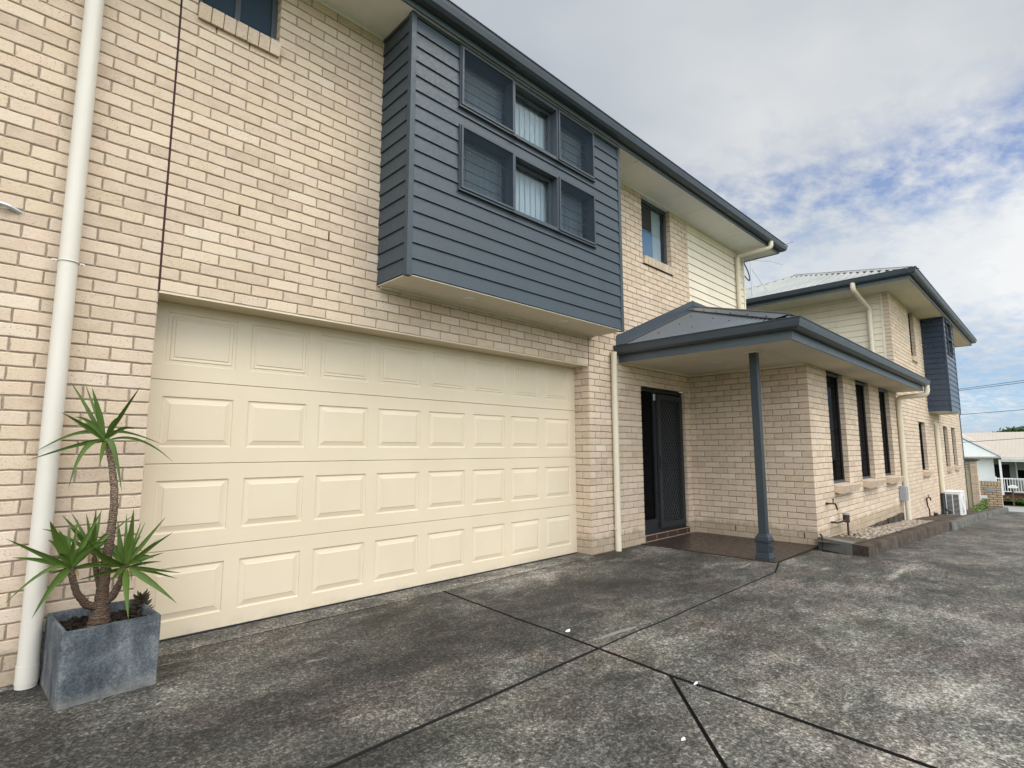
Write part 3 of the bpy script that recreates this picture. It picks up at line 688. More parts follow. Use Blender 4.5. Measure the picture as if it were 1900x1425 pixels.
boards_clip(b, (BX0+.04, BY+.012, 0), (1, 0, 0), YN, BX1-BX0-.08, BZ0+.004, ZS, [(WX[0]-BX0-.04, WX[1]-BX0-.04, z0, z1) for z0, z1 in RW])
boards_clip(b, (BX0+.012, 0, 0), (0, -1, 0), XN, -BY-.03, BZ0+.004, ZS, [])
boards_clip(b, (BX1-.012, 0, 0), (0, -1, 0), (1, 0, 0), -BY-.03, BZ0+.004, ZS, [])
b.build('weatherboards', 'blue', bay)
for a, c in ((BX0-.008, BX0+.045), (BX1-.045, BX1+.008)): b = MB(); b.bbox(a, c, BY-.008, BY+.045, BZ0-.012, ZS-.002, .003); b.build('corner_trim', 'blue', bay)
b = MB(); b.box(BX0+.005, BX1-.005, BY+.006, -.0005, BZ0-.006, BZ0+.002); b.box(BX0+.03, BX1-.03, -.045, -.001, BZ0-.022, BZ0-.0062)
b.build('bay_soffit', 'soffit_cream', bay)
def downlight(x, y, z, par):
    b = MB(); n = 24
    for r0, r1, za, zb in ((.042, .058, z-.008, z-.008), (.058, .062, z-.008, z-.001)):
        b.add([(x+r*cos(2*pi*k/n), y+r*sin(2*pi*k/n), zz) for r, zz in ((r0, za), (r1, zb)) for k in range(n)], [(k, (k+1) % n, n+(k+1) % n, n+k) for k in range(n)])
    b.add([(x+.042*cos(2*pi*k/n), y+.042*sin(2*pi*k/n), z-.003) for k in range(n)], [tuple(range(n))]); b.build('downlight', 'white', par)
downlight(2.535, -.285, BZ0-.006, bay); downlight(3.937, -.305, BZ0-.006, bay)
# window rows of the bay: frame, recessed centre light, screens in front of the outer lights
for z0, z1 in RW:
    b = MB(); x0, x1 = WX; M1, M2 = 2.935, 3.645
    y0, y1 = BY-.018, BY+.14
    rect_frame(b, x0, x1, z0, z1, y0, y1, .032)
    for mx in (M1, M2): b.box(mx-.022, mx+.022, y0-.002, y1, z0+.032, z1-.032)
    rect_frame(b, M1+.022, M2-.022, z0+.032, z1-.032, BY+.07, BY+.11, .035)
    b.box(x0-.01, x1+.012, BY-.03, BY+.0, z0-.014, z0-.002)
    w = b.build('window', 'frame', H1)
    for a, c in ((x0+.032, M1-.022), (M2+.022, x1-.032)):
        b = MB(); rect_frame(b, a-.02, c+.016, z0+.012, z1-.012, BY-.034, BY-.021, .022); s = b.build('screen_frame', 'blue', w)
        b = MB(); b.add([(a, BY-.026, z0+.03), (c, BY-.026, z0+.03), (c, BY-.026, z1-.03), (a, BY-.026, z1-.03)], [(0, 1, 2, 3)]); b.build('fly_screen', 'screen', w)
        b = MB()
        for q in range(1, 5): zz = z0+.05+q*(z1-z0-.1)/5.2; b.box(a+.01, c-.03, BY+.055, BY+.062, zz-.004, zz+.004)
        b.build('louvre_rail', 'frame', w)
    b = MB(); b.box(x0+.03, x1-.03, BY+.085, BY+.09, z0+.03, z1-.03); b.build('pane', 'glass', w)
    b = MB(); nb = 24
    for q in range(nb):
        a = x0+.04+q*(x1-x0-.08)/nb; c = a+(x1-x0-.08)/nb*1.08
        b.add([(a, BY+.145, z0+.02), (c, BY+.158, z0+.02), (c, BY+.158, z1-.02), (a, BY+.145, z1-.02)], [(0, 1, 2, 3)])
    b.box(x0+.04, x1-.04, BY+.160, BY+.163, z0+.02, z1-.02); b.build('vertical_blind', 'blind', w)
    for px in (M1, M2): b = MB(); b.tube([(px-.05, BY-.03, z0-.012), (px, BY-.05, z0-.03), (px+.05, BY-.03, z0-.02)], .005, 6); b.build('window_stay', 'black', w)

# cream boards on the upper wall beyond the brick
b = MB(); boards(b, (7.655, .03, 0), (1, 0, 0), YN, 2.345, 3.5+.02, ZS); boards(b, (10.0, .03, 0), (0, 1, 0), (1, 0, 0), 7.9, 2.6, ZS)
b.build('cream_weatherboards', 'cream_clad', H1)
b = MB(); b.bbox(9.975, 10.02, .0, .05, 2.6, ZS-.003, .003); b.build('corner_trim', 'trim_cream', H1)

# eaves
GPROF = lambda zt: [(.002, zt-.012), (.002, zt-.105), (.018, zt-.118), (.075, zt-.118), (.108, zt-.095), (.122, zt-.045), (.128, zt-.012), (.138, zt-.008), (.138, zt), (.120, zt), (.112, zt-.02), (.10, zt-.07), (.07, zt-.10), (.02, zt-.10), (.012, zt-.012)]
def eaves(H, path, zs, zt, soff, smat, closed=None, gpath=None):
    b = MB(); b.sweep(path, [(0, zs-.012), (0, zt-.03), (-.018, zt-.03), (-.018, zs-.012)]); b.build('fascia', 'fascia', H)
    b = MB(); b.sweep(gpath or path, GPROF(zt)); b.build('gutter', 'navy', H)
    b = MB(); b.add([(x, y, zs) for x, y in soff]+[(x, y, zs+.008) for x, y in soff], [tuple(range(len(soff))), tuple(range(len(soff), 2*len(soff)))[::-1]])
    return b.build('soffit', smat, H)
X1E = 10.44
eaves(H1, [(-2.9, -.545), (X1E, -.545), (X1E, 8.4)], ZS, ZE+.005, [(-2.9, -.53), (X1E-.02, -.53), (X1E-.02, 8.4), (9.9, 8.4), (9.9, .2), (-2.9, .2)], 'soffit')
b = MB()
for x in (.9, 5.35, 7.4, 8.9): b = MB(); b.box(x-.012, x+.012, -.53, -.018, ZS-.0045, ZS-.0005); b.build('soffit_joint', 'soffit', H1)
for a, c in ((-2.9, 1.66), (4.9, 7.65)): b = MB(); b.box(a, c, -.017, -.001, ZS-.02, ZS-.001); b.build('soffit_bead', 'soffit', H1)

def corrugated(mb, A, U, V, L, top, amp=.008, pitch=.076, m=0, sub=6):
    """A eave start, U unit along eave, V unit up-slope, top(u) -> (v0, v1) extent up the slope"""
    A, U, V = Vector(A), Vector(U), Vector(V); Nn = U.cross(V).normalized()
    if Nn.z < 0: Nn = -Nn
    n = int(L/pitch*sub); vs = []; fs = []
    for i in range(n+1):
        u = L*i/n; a, c = top(u); o = Nn*(amp*sin(2*pi*u/pitch))
        vs += [A+U*u+V*a+o, A+U*u+V*max(c, a+.001)+o]
    mb.add(vs, [(2*i, 2*i+1, 2*i+3, 2*i+2) for i in range(n)], m, True)
def cap(mb, A, B, w=.14, lift=.018, m=0, n1=None, n2=None):
    """hip cap: two strips following the roof planes with side directions n1, n2 (down slope)"""
    A, B = Vector(A), Vector(B); up = Vector((0, 0, lift))
    for s in (n1, n2):
        if s is None: continue
        s = Vector(s).normalized(); mb.add([A+up, B+up, B+up+s*w, A+up+s*w], [(0, 1, 2, 3)], m)
        mb.add([A+up+s*w, B+up+s*w, B+up+s*w-Vector((0, 0, .012)), A+up+s*w-Vector((0, 0, .012))], [(0, 1, 2, 3)], m)
    mb.tube([A+up+Vector((0, 0, .002)), B+up+Vector((0, 0, .002))], .016, 8, m)
# main roof of house 1 (hip, pitch 22.5 deg)
T = math.tan(radians(22.5)); CS, SN = cos(radians(22.5)), sin(radians(22.5))
def hip_roof(H, x0, x1, y0, y1, z, matk, name='roof', amp=.024, pitch=.17):
    """rectangular hipped roof, eaves at z"""
    h = (y1-y0)/2; zr = z+h*T; b = MB(); sl = h/CS
    def trap(L): return lambda u: (0, min(u, L-u, h)/CS)
    corrugated(b, (x0, y0, z), (1, 0, 0), (0, CS, SN), x1-x0, trap(x1-x0), amp, pitch); corrugated(b, (x0, y1, z), (1, 0, 0), (0, -CS, SN), x1-x0, trap(x1-x0), amp, pitch)
    corrugated(b, (x0, y0, z), (0, 1, 0), (CS, 0, SN), y1-y0, trap(y1-y0), amp, pitch); corrugated(b, (x1, y0, z), (0, 1, 0), (-CS, 0, SN), y1-y0, trap(y1-y0), amp, pitch)
    r = b.build(name, matk, H)
    b = MB(); R0, R1 = (x0+h, y0+h, zr), (x1-h, y0+h, zr)
    cap(b, (x0, y0, z), R0, n1=(-CS, .4, -SN), n2=(.4, -CS, -SN)); cap(b, (x0, y1, z), R0, n1=(-CS, -.4, -SN), n2=(.4, CS, -SN))
    cap(b, (x1, y0, z), R1, n1=(CS, .4, -SN), n2=(-.4, -CS, -SN)); cap(b, (x1, y1, z), R1, n1=(CS, -.4, -SN), n2=(-.4, CS, -SN))
    cap(b, R0, R1, n1=(0, CS, -SN), n2=(0, -CS, -SN)); b.build('ridge_cap', matk, r); return r
hip_roof(H1, -7, X1E+.04, -.59, 8.4, ZE-.01, 'roof_light')

# porch roof: hipped lean-to -------------------------------------------------------
PX, PY, PZ, PE = 5.49, -2.27, 2.737, 13.33               # fascia corner, gutter top, end
eaves(H1, [(PX, -.002), (PX, PY), (PE-.06, PY)], ZP, PZ, [(PX+.01, -.001), (PX+.01, PY+.01), (PE-.04, PY+.01), (PE-.04, WY+.01), (7.52, WY+.01), (7.52, -.001)], 'soffit_cream', gpath=[(PX, -.002), (PX, PY), (PE, PY)])
for i, (xx, yy) in enumerate(()): pass
ex, ey = PX-.06, PY-.06; run = -ey; AX = ex+run; AZ = PZ+.01+run*T
b = MB()
corrugated(b, (ex, ey, PZ+.01), (0, 1, 0), (CS, 0, SN), run, lambda u: (0, u/CS), amp=.012)
corrugated(b, (ex, ey, PZ+.01), (1, 0, 0), (0, CS, SN), 13.3-ex, lambda u: (0, min(u, run)/CS), amp=.009)
b.add([(AX-2.2, .002, AZ-2.2*T), (AX, .002, AZ), (13.3, .002, AZ), (13.3, 2.4, AZ-2.4*T+.2), (10.05, 2.4, AZ-2.4*T+.2), (10.05, .002, AZ)], [(1, 2, 3, 4, 5)])
pr = b.build('porch_roof', 'roof_dark', H1)
b = MB(); A0, A1 = (ex, ey, PZ+.018), (AX, -.02, AZ+.008)
cap(b, Vector(A0).lerp(Vector(A1), .035), A1, w=.17, lift=.021, n1=(-CS*.9, .75, -SN*.9), n2=(.75, -CS*.9, -SN*.9))
b.build('hip_cap', 'roof_dark', pr)
b = MB()                                                # apron flashing up the brick wall
def fl(t, o, h, y): return (ex+t, y, PZ+.01+t*T+h)
b.add([fl(-.0, 0, .012, -.004), fl(run, 0, .012, -.004), fl(run, 0, .14, -.004), fl(0, 0, .14, -.004)], [(0, 1, 2, 3)])
b.add([fl(-.0, 0, .014, -.004), fl(run, 0, .014, -.004), fl(run, 0, .014, -.16), fl(0, 0, .014, -.16)], [(0, 1, 2, 3)])
b.add([fl(0, 0, .14, -.004), fl(run, 0, .14, -.004), fl(run, 0, .148, -.012), fl(0, 0, .148, -.012)], [(0, 1, 2, 3)])
b.add([(AX-.02, -.008, AZ+.0), (13.3, -.008, AZ+.0), (13.3, -.008, AZ+.13), (AX-.02, -.008, AZ+.13)], [(0, 1, 2, 3)])
b.build('wall_flashing', 'navy', pr)
b = MB()
for k in range(6):
    t = (k+.7)/6.4; p = Vector(A0).lerp(Vector(A1), t)+Vector((-.13, .09, -.03))
    b = MB(); b.tube([p, p+Vector((-.004, 0, .012))], .009, 6); b.build('roof_screw', 'black', pr)
for u, v in ((.9, .45), (1.4, .45), (1.9, .45), (1.3, .9), (1.8, .9), (1.9, 1.5)):
    p = Vector((ex+v*CS, ey+u, PZ+.02+v*SN)); b = MB(); b.tube([p, p+Vector((-.004, 0, .012))], .008, 6); b.build('roof_screw', 'black', pr)
downlight(6.541, -.924, ZP-.001, H1)
b = MB(); b.box(5.52, 7.49, -.022, -.001, ZP-.024, ZP-.001); b.box(7.478, 7.499, -1.76, -.022, ZP-.024, ZP-.001); b.build('soffit_bead', 'trim_cream', H1)

# porch post
pxx, pyy = 6.02, -1.64
b = MB(); b.bbox(pxx-.045, pxx+.045, pyy-.045, pyy+.045, .28, ZP-.01, .004); post = b.build('porch_post', 'post', H1)
b = MB()
prof = [(.085, 0), (.085, .035), (.078, .045), (.078, .062), (.072, .075), (.070, .195), (.078, .205), (.082, .225), (.082, .238), (.074, .247), (.074, .262), (.052, .30), (.044, .302)]
vs = []
for r, z in prof:
    z += .012; vs += [(pxx-r, pyy-r, z), (pxx+r, pyy-r, z), (pxx+r, pyy+r, z), (pxx-r, pyy+r, z)]
b.add(vs, [(i*4+k, i*4+(k+1) % 4, (i+1)*4+(k+1) % 4, (i+1)*4+k) for i in range(len(prof)-1) for k in range(4)])
b.bbox(pxx-.03, pxx+.03, pyy-.079, pyy-.068, .11, .18, .003); b.bbox(pxx-.079, pxx-.068, pyy-.03, pyy+.03, .11, .18, .003)
b.bbox(pxx+.03, pxx+.066, pyy-.088, pyy-.066, .14, .165, .004); b.build('post_base', 'post', post)
b = MB(); b.bbox(pxx-.085, pxx+.085, pyy-.085, pyy+.085, ZP-.022, ZP-.001, .004); b.build('post_cap', 'soffit_cream', post)

# downpipes
def pipe(H, pts, r, m, brackets=(), rr_=.07, name='downpipe', coup=()):
    b = MB(); b.tube(arc(pts, rr_, 5), r, 16); 
    for x, y, z in coup: b.tube([(x, y, z-.06), (x, y, z+.04)], r+.003, 16)
    p = b.build(name, m, H)
    for x, y, z in brackets:
        b = MB(); n = 18
        b.tube([(x+(r+.003)*cos(2*pi*k/n), y+(r+.003)*sin(2*pi*k/n), z) for k in range(n+1)], .0035, 6)
        b.box(x-r-.03, x-r, y+.0, y+.004, z-.008, z+.008); b.box(x+r, x+r+.03, y, y+.004, z-.008, z+.008)
        b.tube([(x-r-.018, y+.02, z), (x-r-.018, y-.008, z)], .006, 6); b.tube([(x+r+.018, y+.02, z), (x+r+.018, y-.008, z)], .006, 6); b.build('bracket', m, p)
    return p
pipe(H1, [(-.495, -.062, 0), (-.495, -.062, ZS)], .05, 'pvc_light', [(-.495, -.062, 2.47)], coup=[(-.495, -.062, .08)])
pipe(H1, [(5.30, -.05, .0), (5.30, -.05, 2.64)], .042, 'pvc', [(5.30, -.05, 1.96), (5.30, -.05, .28)], coup=[(5.30, -.05, 1.93)])
pipe(H1, [(9.80, -.62, ZE-.10), (9.80, -.62, ZS-.07), (9.62, -.035, ZS-.14), (9.62, -.035, 3.3)], .042, 'pvc', [])
pipe(H1, [(13.22, -2.34, PZ-.1), (13.22, -2.34, PZ-.30), (13.16, WY-.055, PZ-.33), (13.16, WY-.055, -.32)], .05, 'pvc', [(13.16, WY-.055, .1), (13.16, WY-.055, 1.7)], rr_=.09, coup=[(13.16, WY-.055, .15)])
# conduit stub
c_ = thing('conduit', 'short bent grey conduit poking out of the brick wall left of the tall pale downpipe', 'pipe', (-.74, 0, 2.75))
b = MB(); b.tube(arc([(-1.6, -.03, 2.76), (-.80, -.03, 2.755), (-.735, -.0, 2.735)], .05), .013, 10); b.build('pipe', 'alloy', c_)

# ------------------------------------------------------------------ second house
H2 = thing('brick_house', 'farther two storey cream brick house with dark boxed bay and pale grey hipped roof', 'house', (17.5, -1.79, -.6))
rr = random.Random(5); ZS2, Z2G = 4.80, 4.985; EX2 = 23.1
GW = [(15.55, 16.42), (19.32, 20.14), (20.90, 21.74)]
UW = (15.47, 16.15, 3.62, ZS2)
b = MB()
h2 = [(a, c, .79, 1.985) for a, c in GW]+[(a, c+.03, .66, .79) for a, c in GW]+[UW, (UW[0], UW[1]+.03, 3.49, 3.62), (17.2, 18.8, 2.33, ZS2)]
bricks(b, (0, WY, 0), (1, 0, 0), YN, 13.365, EX2, -14*CH, ZS2, h2, .02, rr, near=False)
bricks(b, (13.365, WY, 0), (0, 1, 0), XN, .012, .12, 2.6, ZS2, (), .012, rr, near=False)
bricks(b, (EX2, WY, 0), (0, 1, 0), (1, 0, 0), .012, 5., -14*CH, ZS2, (), .012, rr, near=False)
for a, c in GW: bricks(b, (c, WY, 0), (0, 1, 0), XN, .012, .12, .79, 1.985, (), .012, rr, near=False)
bricks(b, (UW[1], WY, 0), (0, 1, 0), XN, .012, .12, 3.62, ZS2, (), .012, rr, near=False)
b.build('front_wall', ['brick', 'mortar'], H2)
for y in (WY+.26, 3.3): b = MB(); b.box(13.4, EX2-.02, y, y+.04, -1.2, 4.7); b.build('inner_shell', 'mortar', H2)
b = MB(); boards(b, (13.39, WY+.16, 0), (0, 1, 0), XN, 5.0, 2.6, ZS2); b.build('cream_weatherboards', 'cream_clad', H2)
b = MB(); b.bbox(13.368, 13.40, WY+.12, WY+.165, 2.6, ZS2-.003, .003); b.build('corner_trim', 'trim_cream', H2)
for a, c in GW: wall_window(H2, a, c, .79, 1.985, WY, 'black', 'glass_dark', 9, sx=.03, proj=.09, fw=.03)
wall_window(H2, *UW, WY, 'black', 'glass_dark', 8, sx=.03, proj=.06, fw=.03)
# dark boxed bay
C0, C1, CY, CZ = 17.12, 18.83, WY-.49, 2.29
b = MB(); b.box(C0+.02, C1-.02, CY+.2, WY+.01, CZ+.02, ZS2-.01); bay2 = b.build('box_bay', 'dark', H2)
b = MB(); WB = (17.52, 18.35, 3.83, 4.77)
boards_clip(b, (C0+.03, CY+.012, 0), (1, 0, 0), YN, C1-C0-.06, CZ+.004, ZS2, [(WB[0]-C0-.03, WB[1]-C0-.03, WB[2], WB[3])])
boards_clip(b, (C0+.012, WY, 0), (0, -1, 0), XN, .46, CZ+.004, ZS2, []); boards_clip(b, (C1-.012, WY, 0), (0, -1, 0), (1, 0, 0), .46, CZ+.004, ZS2, [])
b.build('weatherboards', 'bay_navy', bay2)
for a, c in ((C0-.006, C0+.035), (C1-.035, C1+.006)): b = MB(); b.bbox(a, c, CY-.006, CY+.035, CZ-.01, ZS2-.002, .003); b.build('corner_trim', 'bay_navy', bay2)
b = MB(); b.box(C0+.004, C1-.004, CY+.005, WY-.0005, CZ-.006, CZ+.002); b.build('bay_soffit', 'soffit_cream', bay2)
b = MB(); rect_frame(b, *WB, CY-.02, CY+.08, .04); b.box(WB[0]+.04, WB[1]-.04, CY-.01, CY+.06, 4.28, 4.32); w = b.build('window', 'black', H2)
b = MB(); b.box(WB[0]+.04, WB[1]-.04, CY+.03, CY+.035, WB[2]+.04, WB[3]-.04); b.build('pane', 'glass', w)
b = MB(); b.box(WB[0]+.04, WB[1]-.04, CY+.045, CY+.05, WB[2], WB[3]); b.build('vertical_blind', 'blind', w)
FX, FY = 12.53, WY-.54
eaves(H2, [(FX, 4.2), (FX, FY), (22.95, FY), (22.95, 4.2)], ZS2, Z2G, [(FX+.01, 4.2), (FX+.01, FY+.01), (22.94, FY+.01), (22.94, 4.2), (22.5, 4.2), (22.5, WY+.2), (13.5, WY+.2), (13.5, 4.2)], 'soffit_cream')
hip_roof(H2, FX-.05, 23.0, FY-.05, 3.95, Z2G+.005, 'roof_light')
b = MB(); b.box(13.35, 13.362, -1.6, 3.0, ZS2-.02, ZS2-.001); b.build('soffit_bead', 'trim_cream', H2)
pipe(H2, [(FX-.07, -1.33, Z2G-.09), (FX-.07, -1.33, Z2G-.24), (13.31, -1.42, Z2G-.52), (13.31, -1.42, 2.9)], .05, 'pvc', [], .08)
pipe(H2, [(17.78, WY-.0, 2.02), (17.78, WY-.055, 1.98), (17.78, WY-.055, .16)], .055, 'pvc', [], .04)
b = MB(); b.tube([(22.95, WY-.03, -1), (22.95, WY-.03, ZS2)], .014, 8); b.build('conduit', 'wire', H2)

# TV antenna on the second house's roof
an = thing('tv_antenna', 'thin metal television aerial on a pole on the pale grey roof', 'antenna', (12.85, .95, 5.18))
b = MB(); b.tube([(12.85, .95, 5.16), (12.85, .95, 6.2)], .018, 8); b.build('mast', 'steel', an)
b = MB(); b.tube([(12.85, .95, 5.9), (13.3, .75, 5.33)], .005, 6); b.build('stay_wire', 'steel', an)
b = MB(); A_, B_ = Vector((12.8, 1.5, 6.04)), Vector((13.0, -.02, 6.36)); b.tube([A_, B_], .012, 6)
for k in range(9):
    t = k/8; p = A_.lerp(B_, t); l = .30-.2*t; b.tube([p-Vector((l, 0, 0)), p+Vector((l, 0, 0))], .006, 6)
b.build('boom', 'alloy', an)
b = MB(); b.tube([(12.9, .45, 5.95), (12.75, .15, 5.75)], .006, 6); b.tube([(12.85, .95, 6.1), (12.9, .45, 5.95)], .008, 6); b.build('lower_boom', 'alloy', an)
cb = MB(); cb.tube(arc([(10.02, .04, 5.2), (10.25, .0, 4.92), (10.42, .05, 4.78), (10.5, .2, 4.98), (10.45, .3, 5.22)], .1), .012, 8); cb.build('aerial_cable', 'wire', H1)

# ------------------------------------------------------------------ kerbs and garden strip
def kz1(x): return .124-.0423*(x-7.4)
def kz2(x): return -.165-.0535*(x-13.4)
def kerb(name, x0, x1, kz, y0, y1, mt, step, seed, rough, **t):
    r = random.Random(seed); b = MB(); n = int((x1-x0)/step); vs = []
    pr = [(y0, -.2), (y0-.004, 0), (y0+.016, 0.), (y1-.012, 0.), (y1, -.01), (y1, -.25)]
    for i in range(n+1):
        x = x0+(x1-x0)*i/n; zt = kz(x); g_ = gz(x)
        P = [(y0, g_-.05), (y0, zt-.022), (y0+.022, zt), (y1-.02, zt), (y1, zt-.02), (y1, zt-.3)]
        vs += [(x+r.uniform(-.01, .01)*(0 < i < n), y+r.uniform(-rough, rough), z+r.uniform(-rough, rough)*.8) for y, z in P]
    m = 6; b.add(vs, [(i*m+k, i*m+k+1, (i+1)*m+k+1, (i+1)*m+k) for i in range(n) for k in range(m-1)], 0, True); b.add(vs[:m]+vs[-m:], [tuple(range(m)), tuple(range(m, 2*m))])
    return b.build(name, mt, **t)
kerb('kerb', 7.31, 13.5, kz1, -2.46, -2.27, 'kerb_dark', .12, 1, .006, kind='structure')
kerb('kerb', 13.56, 20.2, kz2, -2.50, -2.30, 'kerb_light', .13, 2, .012, kind='structure')
kerb('kerb', 20.25, 28.3, kz2, -2.47, -2.28, 'kerb_light', .15, 3, .02, kind='structure')
def ret(T_, m, dz):
    b = MB(); b.add([(x, y, kz1(7.3)-.002-dz) for x, y in T_]+[(x, y, -.05) for x, y in T_], [(0, 1, 2, 3), (0, 1, 5, 4), (2, 3, 7, 6), (1, 2, 6, 5), (0, 3, 7, 4)]); b.build('kerb_return', m, kind='structure')
ret([(7.46, -1.80), (7.225, -2.26), (7.42, -2.26), (7.62, -1.80)], 'kerb_smooth', .0); ret([(7.225, -2.2605), (7.13, -2.462), (7.32, -2.462), (7.42, -2.2605)], 'kerb_dark', .004)
b = MB(); xs = [7.3, 9, 11, 13.5]; vs = []
for x in xs: vs += [(x, -2.30, kz1(x)-.045), (x, WY+.02, kz1(x)-.03)]
b.add(vs, [(i*2, i*2+1, i*2+3, i*2+2) for i in range(3)]); b.build('garden_bed', 'earth', kind='structure')
b = MB(); xs = [13.5, 16, 19, 21.6]; vs = []
for x in xs: vs += [(x, -2.33, kz2(x)-.012), (x, WY+.02, kz2(x)-.005)]
b.add(vs, [(i*2, i*2+1, i*2+3, i*2+2) for i in range(3)]); b.build('side_slab', 'kerb_dark', kind='structure')
b = MB(); xs = [21.6, 24, 28.3]; vs = []
for x in xs: vs += [(x, -2.33, kz2(x)-.04), (x, 1.0, kz2(x)+.02)]
b.add(vs, [(i*2, i*2+1, i*2+3, i*2+2) for i in range(2)]); b.build('verge_bed', 'earth', kind='structure')
r = random.Random(3); b = MB()
def pebble(b, c, s, r):
    t = (1+sqrt(5))/2; vs = [(-1, t, 0), (1, t, 0), (-1, -t, 0), (1, -t, 0), (0, -1, t), (0, 1, t), (0, -1, -t), (0, 1, -t), (t, 0, -1), (t, 0, 1), (-t, 0, -1), (-t, 0, 1)]
    fs = [(0, 11, 5), (0, 5, 1), (0, 1, 7), (0, 7, 10), (0, 10, 11), (1, 5, 9), (5, 11, 4), (11, 10, 2), (10, 7, 6), (7, 1, 8), (3, 9, 4), (3, 4, 2), (3, 2, 6), (3, 6, 8), (3, 8, 9), (4, 9, 5), (2, 4, 11), (6, 2, 10), (8, 6, 7), (9, 8, 1)]
    k = [r.uniform(.6, 1.2)*s/1.9 for _ in range(3)]; a = r.uniform(0, 6.3)
    o = []
    for x, y, z in vs:
        q = r.uniform(.85, 1.12); x, y, z = x*k[0]*q, y*k[1]*q, z*k[2]*.7*q; o.append((c[0]+x*cos(a)-y*sin(a), c[1]+x*sin(a)+y*cos(a), c[2]+z))
    b.add(o, fs)
for i in range(2600):
    x = 8.3+5.05*r.random()**.9; y = r.uniform(-2.27, -1.82); s = r.uniform(.014, .036)
    if x < 8.7 and r.random() < .6 and y > -2.1: continue
    pebble(b, (x, y, kz1(x)-.038+.03*max(0, sin((x-8)*1.1))*r.random()), s, r)
b.build('gravel', 'gravel', kind='stuff', label='loose cream and tan pebbles in the narrow bed behind the dark kerb', category='gravel')
# broken grey blocks along the foot of the wing wall
for x, w_, h_ in ((10.2, .40, .05), (10.65, .42, .08), (11.1, .3, .09), (11.5, .42, .12), (12.0, .34, .14), (12.42, .36, .17), (12.85, .2, .17)):
    b = MB(); z = kz1(x)-.05; b.bbox(x, x+w_, WY-.035, WY+.0, z, z+h_, .012)
    b.build('footing_block', 'kerb_dark', H1)

# ------------------------------------------------------------------ taps, boxes, air conditioner
t = thing('garden_tap', 'small brass garden tap on the brick wall under the first tall narrow window', 'tap', (8.05, WY, .5), 'garden taps on the side wall')
b = MB(); b.tube([(7.93, WY+.01, .545), (7.93, WY-.03, .545)], .016, 8); b.tube(arc([(7.93, WY-.03, .545), (8.06, WY-.09, .54), (8.10, WY-.10, .45)], .03), .012, 8); b.build('body', 'cop', t)
b = MB(); b.tube([(8.03, WY-.07, .54), (8.03, WY-.07, .60)], .008, 8); b.box(7.99, 8.07, WY-.077, WY-.063, .60, .612); b.build('handle', 'cop', t)
def meter(x, y, z, zb, label, side):
    t = thing('water_meter', label, 'meter', (x, y, zb), 'water meters on the side wall')
    b = MB(); b.tube(arc([(x-side, y+.09, z-.02), (x-side, y, z-.02), (x, y, z-.02), (x+.06, y, z-.03), (x+.06, y, zb)], .04), .014, 8); b.build('pipe', 'cop', t)
    b = MB(); b.tube([(x, y, z-.05), (x, y, z+.06)], .045, 12); b.build('body', 'cop', t)
    b = MB(); b.tube([(x, y, z+.06), (x, y, z+.085)], .048, 12); b.build('lid', 'greybox', t); return t
meter(8.50, WY-.10, .29, kz1(8.5)-.05, 'brass water meter with grey lid on a bent pipe near the wing corner', .42)
meter(16.10, WY-.10, -.30, kz2(16.1)-.02, 'small dark water meter on a bent pipe near the air conditioner', .42)
t = thing('garden_tap', 'garden tap on a tall crooked pipe against the wall near the air conditioner', 'tap', (15.45, WY, -.3), 'garden taps on the side wall')
b = MB(); b.tube(arc([(15.62, WY-.05, -.33), (15.62, WY-.05, -.12), (15.42, WY-.05, -.02), (15.38, WY-.05, .16), (15.70, WY-.07, .16), (15.78, WY-.07, .08)], .04), .015, 8); b.build('riser', 'cop', t)
b = MB(); b.tube([(15.58, WY-.06, .16), (15.58, WY-.06, .22)], .009, 8); b.box(15.53, 15.63, WY-.068, WY-.052, .22, .232); b.build('handle', 'cop', t)
t = thing('corner_pipe', 'thin black pipe bent over the end of the low kerb at the wing corner', 'pipe', (7.47, -1.86, 0))
b = MB(); b.tube(arc([(7.435, -1.86, .0), (7.435, -1.86, .15), (7.50, -1.82, .165)], .03), .012, 8); b.build('pipe', 'black', t)
t = thing('meter_box', 'small grey electrical box with a white conduit beside the wing downpipe', 'electrical box', (12.9, WY, .3))
b = MB(); b.bbox(12.75, 12.98, WY-.11, WY-.002, .27, .56, .008); b.build('enclosure', 'greybox', t)
b = MB(); b.bbox(12.765, 12.965, WY-.122, WY-.112, .285, .545, .003); b.build('cover', 'alloy', t)
b = MB(); b.tube([(12.86, WY-.045, .27), (12.86, WY-.045, kz1(12.9)-.04)], .016, 8); b.build('conduit', 'pvc_light', t)

ac = thing('air_conditioner', 'white outdoor air conditioning unit with dark louvred side standing against the wall', 'air conditioner', (18., -2.05, -.5))
ax0, ax1, ay0, ay1, az0, az1 = 17.75, 18.52, -2.215, -1.865, -.47, .175
b = MB(); b.bbox(ax0, ax1, ay0, ay1, az0, az1, .012); b.build('casing', 'white', ac)
b = MB(); b.bbox(ax0-.012, ax1+.01, ay0-.012, ay1+.008, az1-.002, az1+.018, .006); b.build('lid', 'white', ac)
b = MB(); b.box(ax0-.003, ax0-.001, ay0+.035, ay1-.035, az0+.06, az1-.05); gr = b.build('coil_opening', 'dark', ac)
b = MB(); ns = 17
for k in range(ns):
    z = az0+.07+k*(az1-az0-.13)/(ns-1); b.box(ax0-.012, ax0-.003, ay0+.035, ay1-.035, z-.0028, z+.0028)
for y in (ay0+.03, (ay0+ay1)/2-.008, ay1-.046): b.box(ax0-.014, ax0-.002, y, y+.016, az0+.05, az1-.04)
b.build('side_louvre', 'white', ac)
b = MB(); cx, cz = ax0+.30, (az0+az1)/2; n = 28
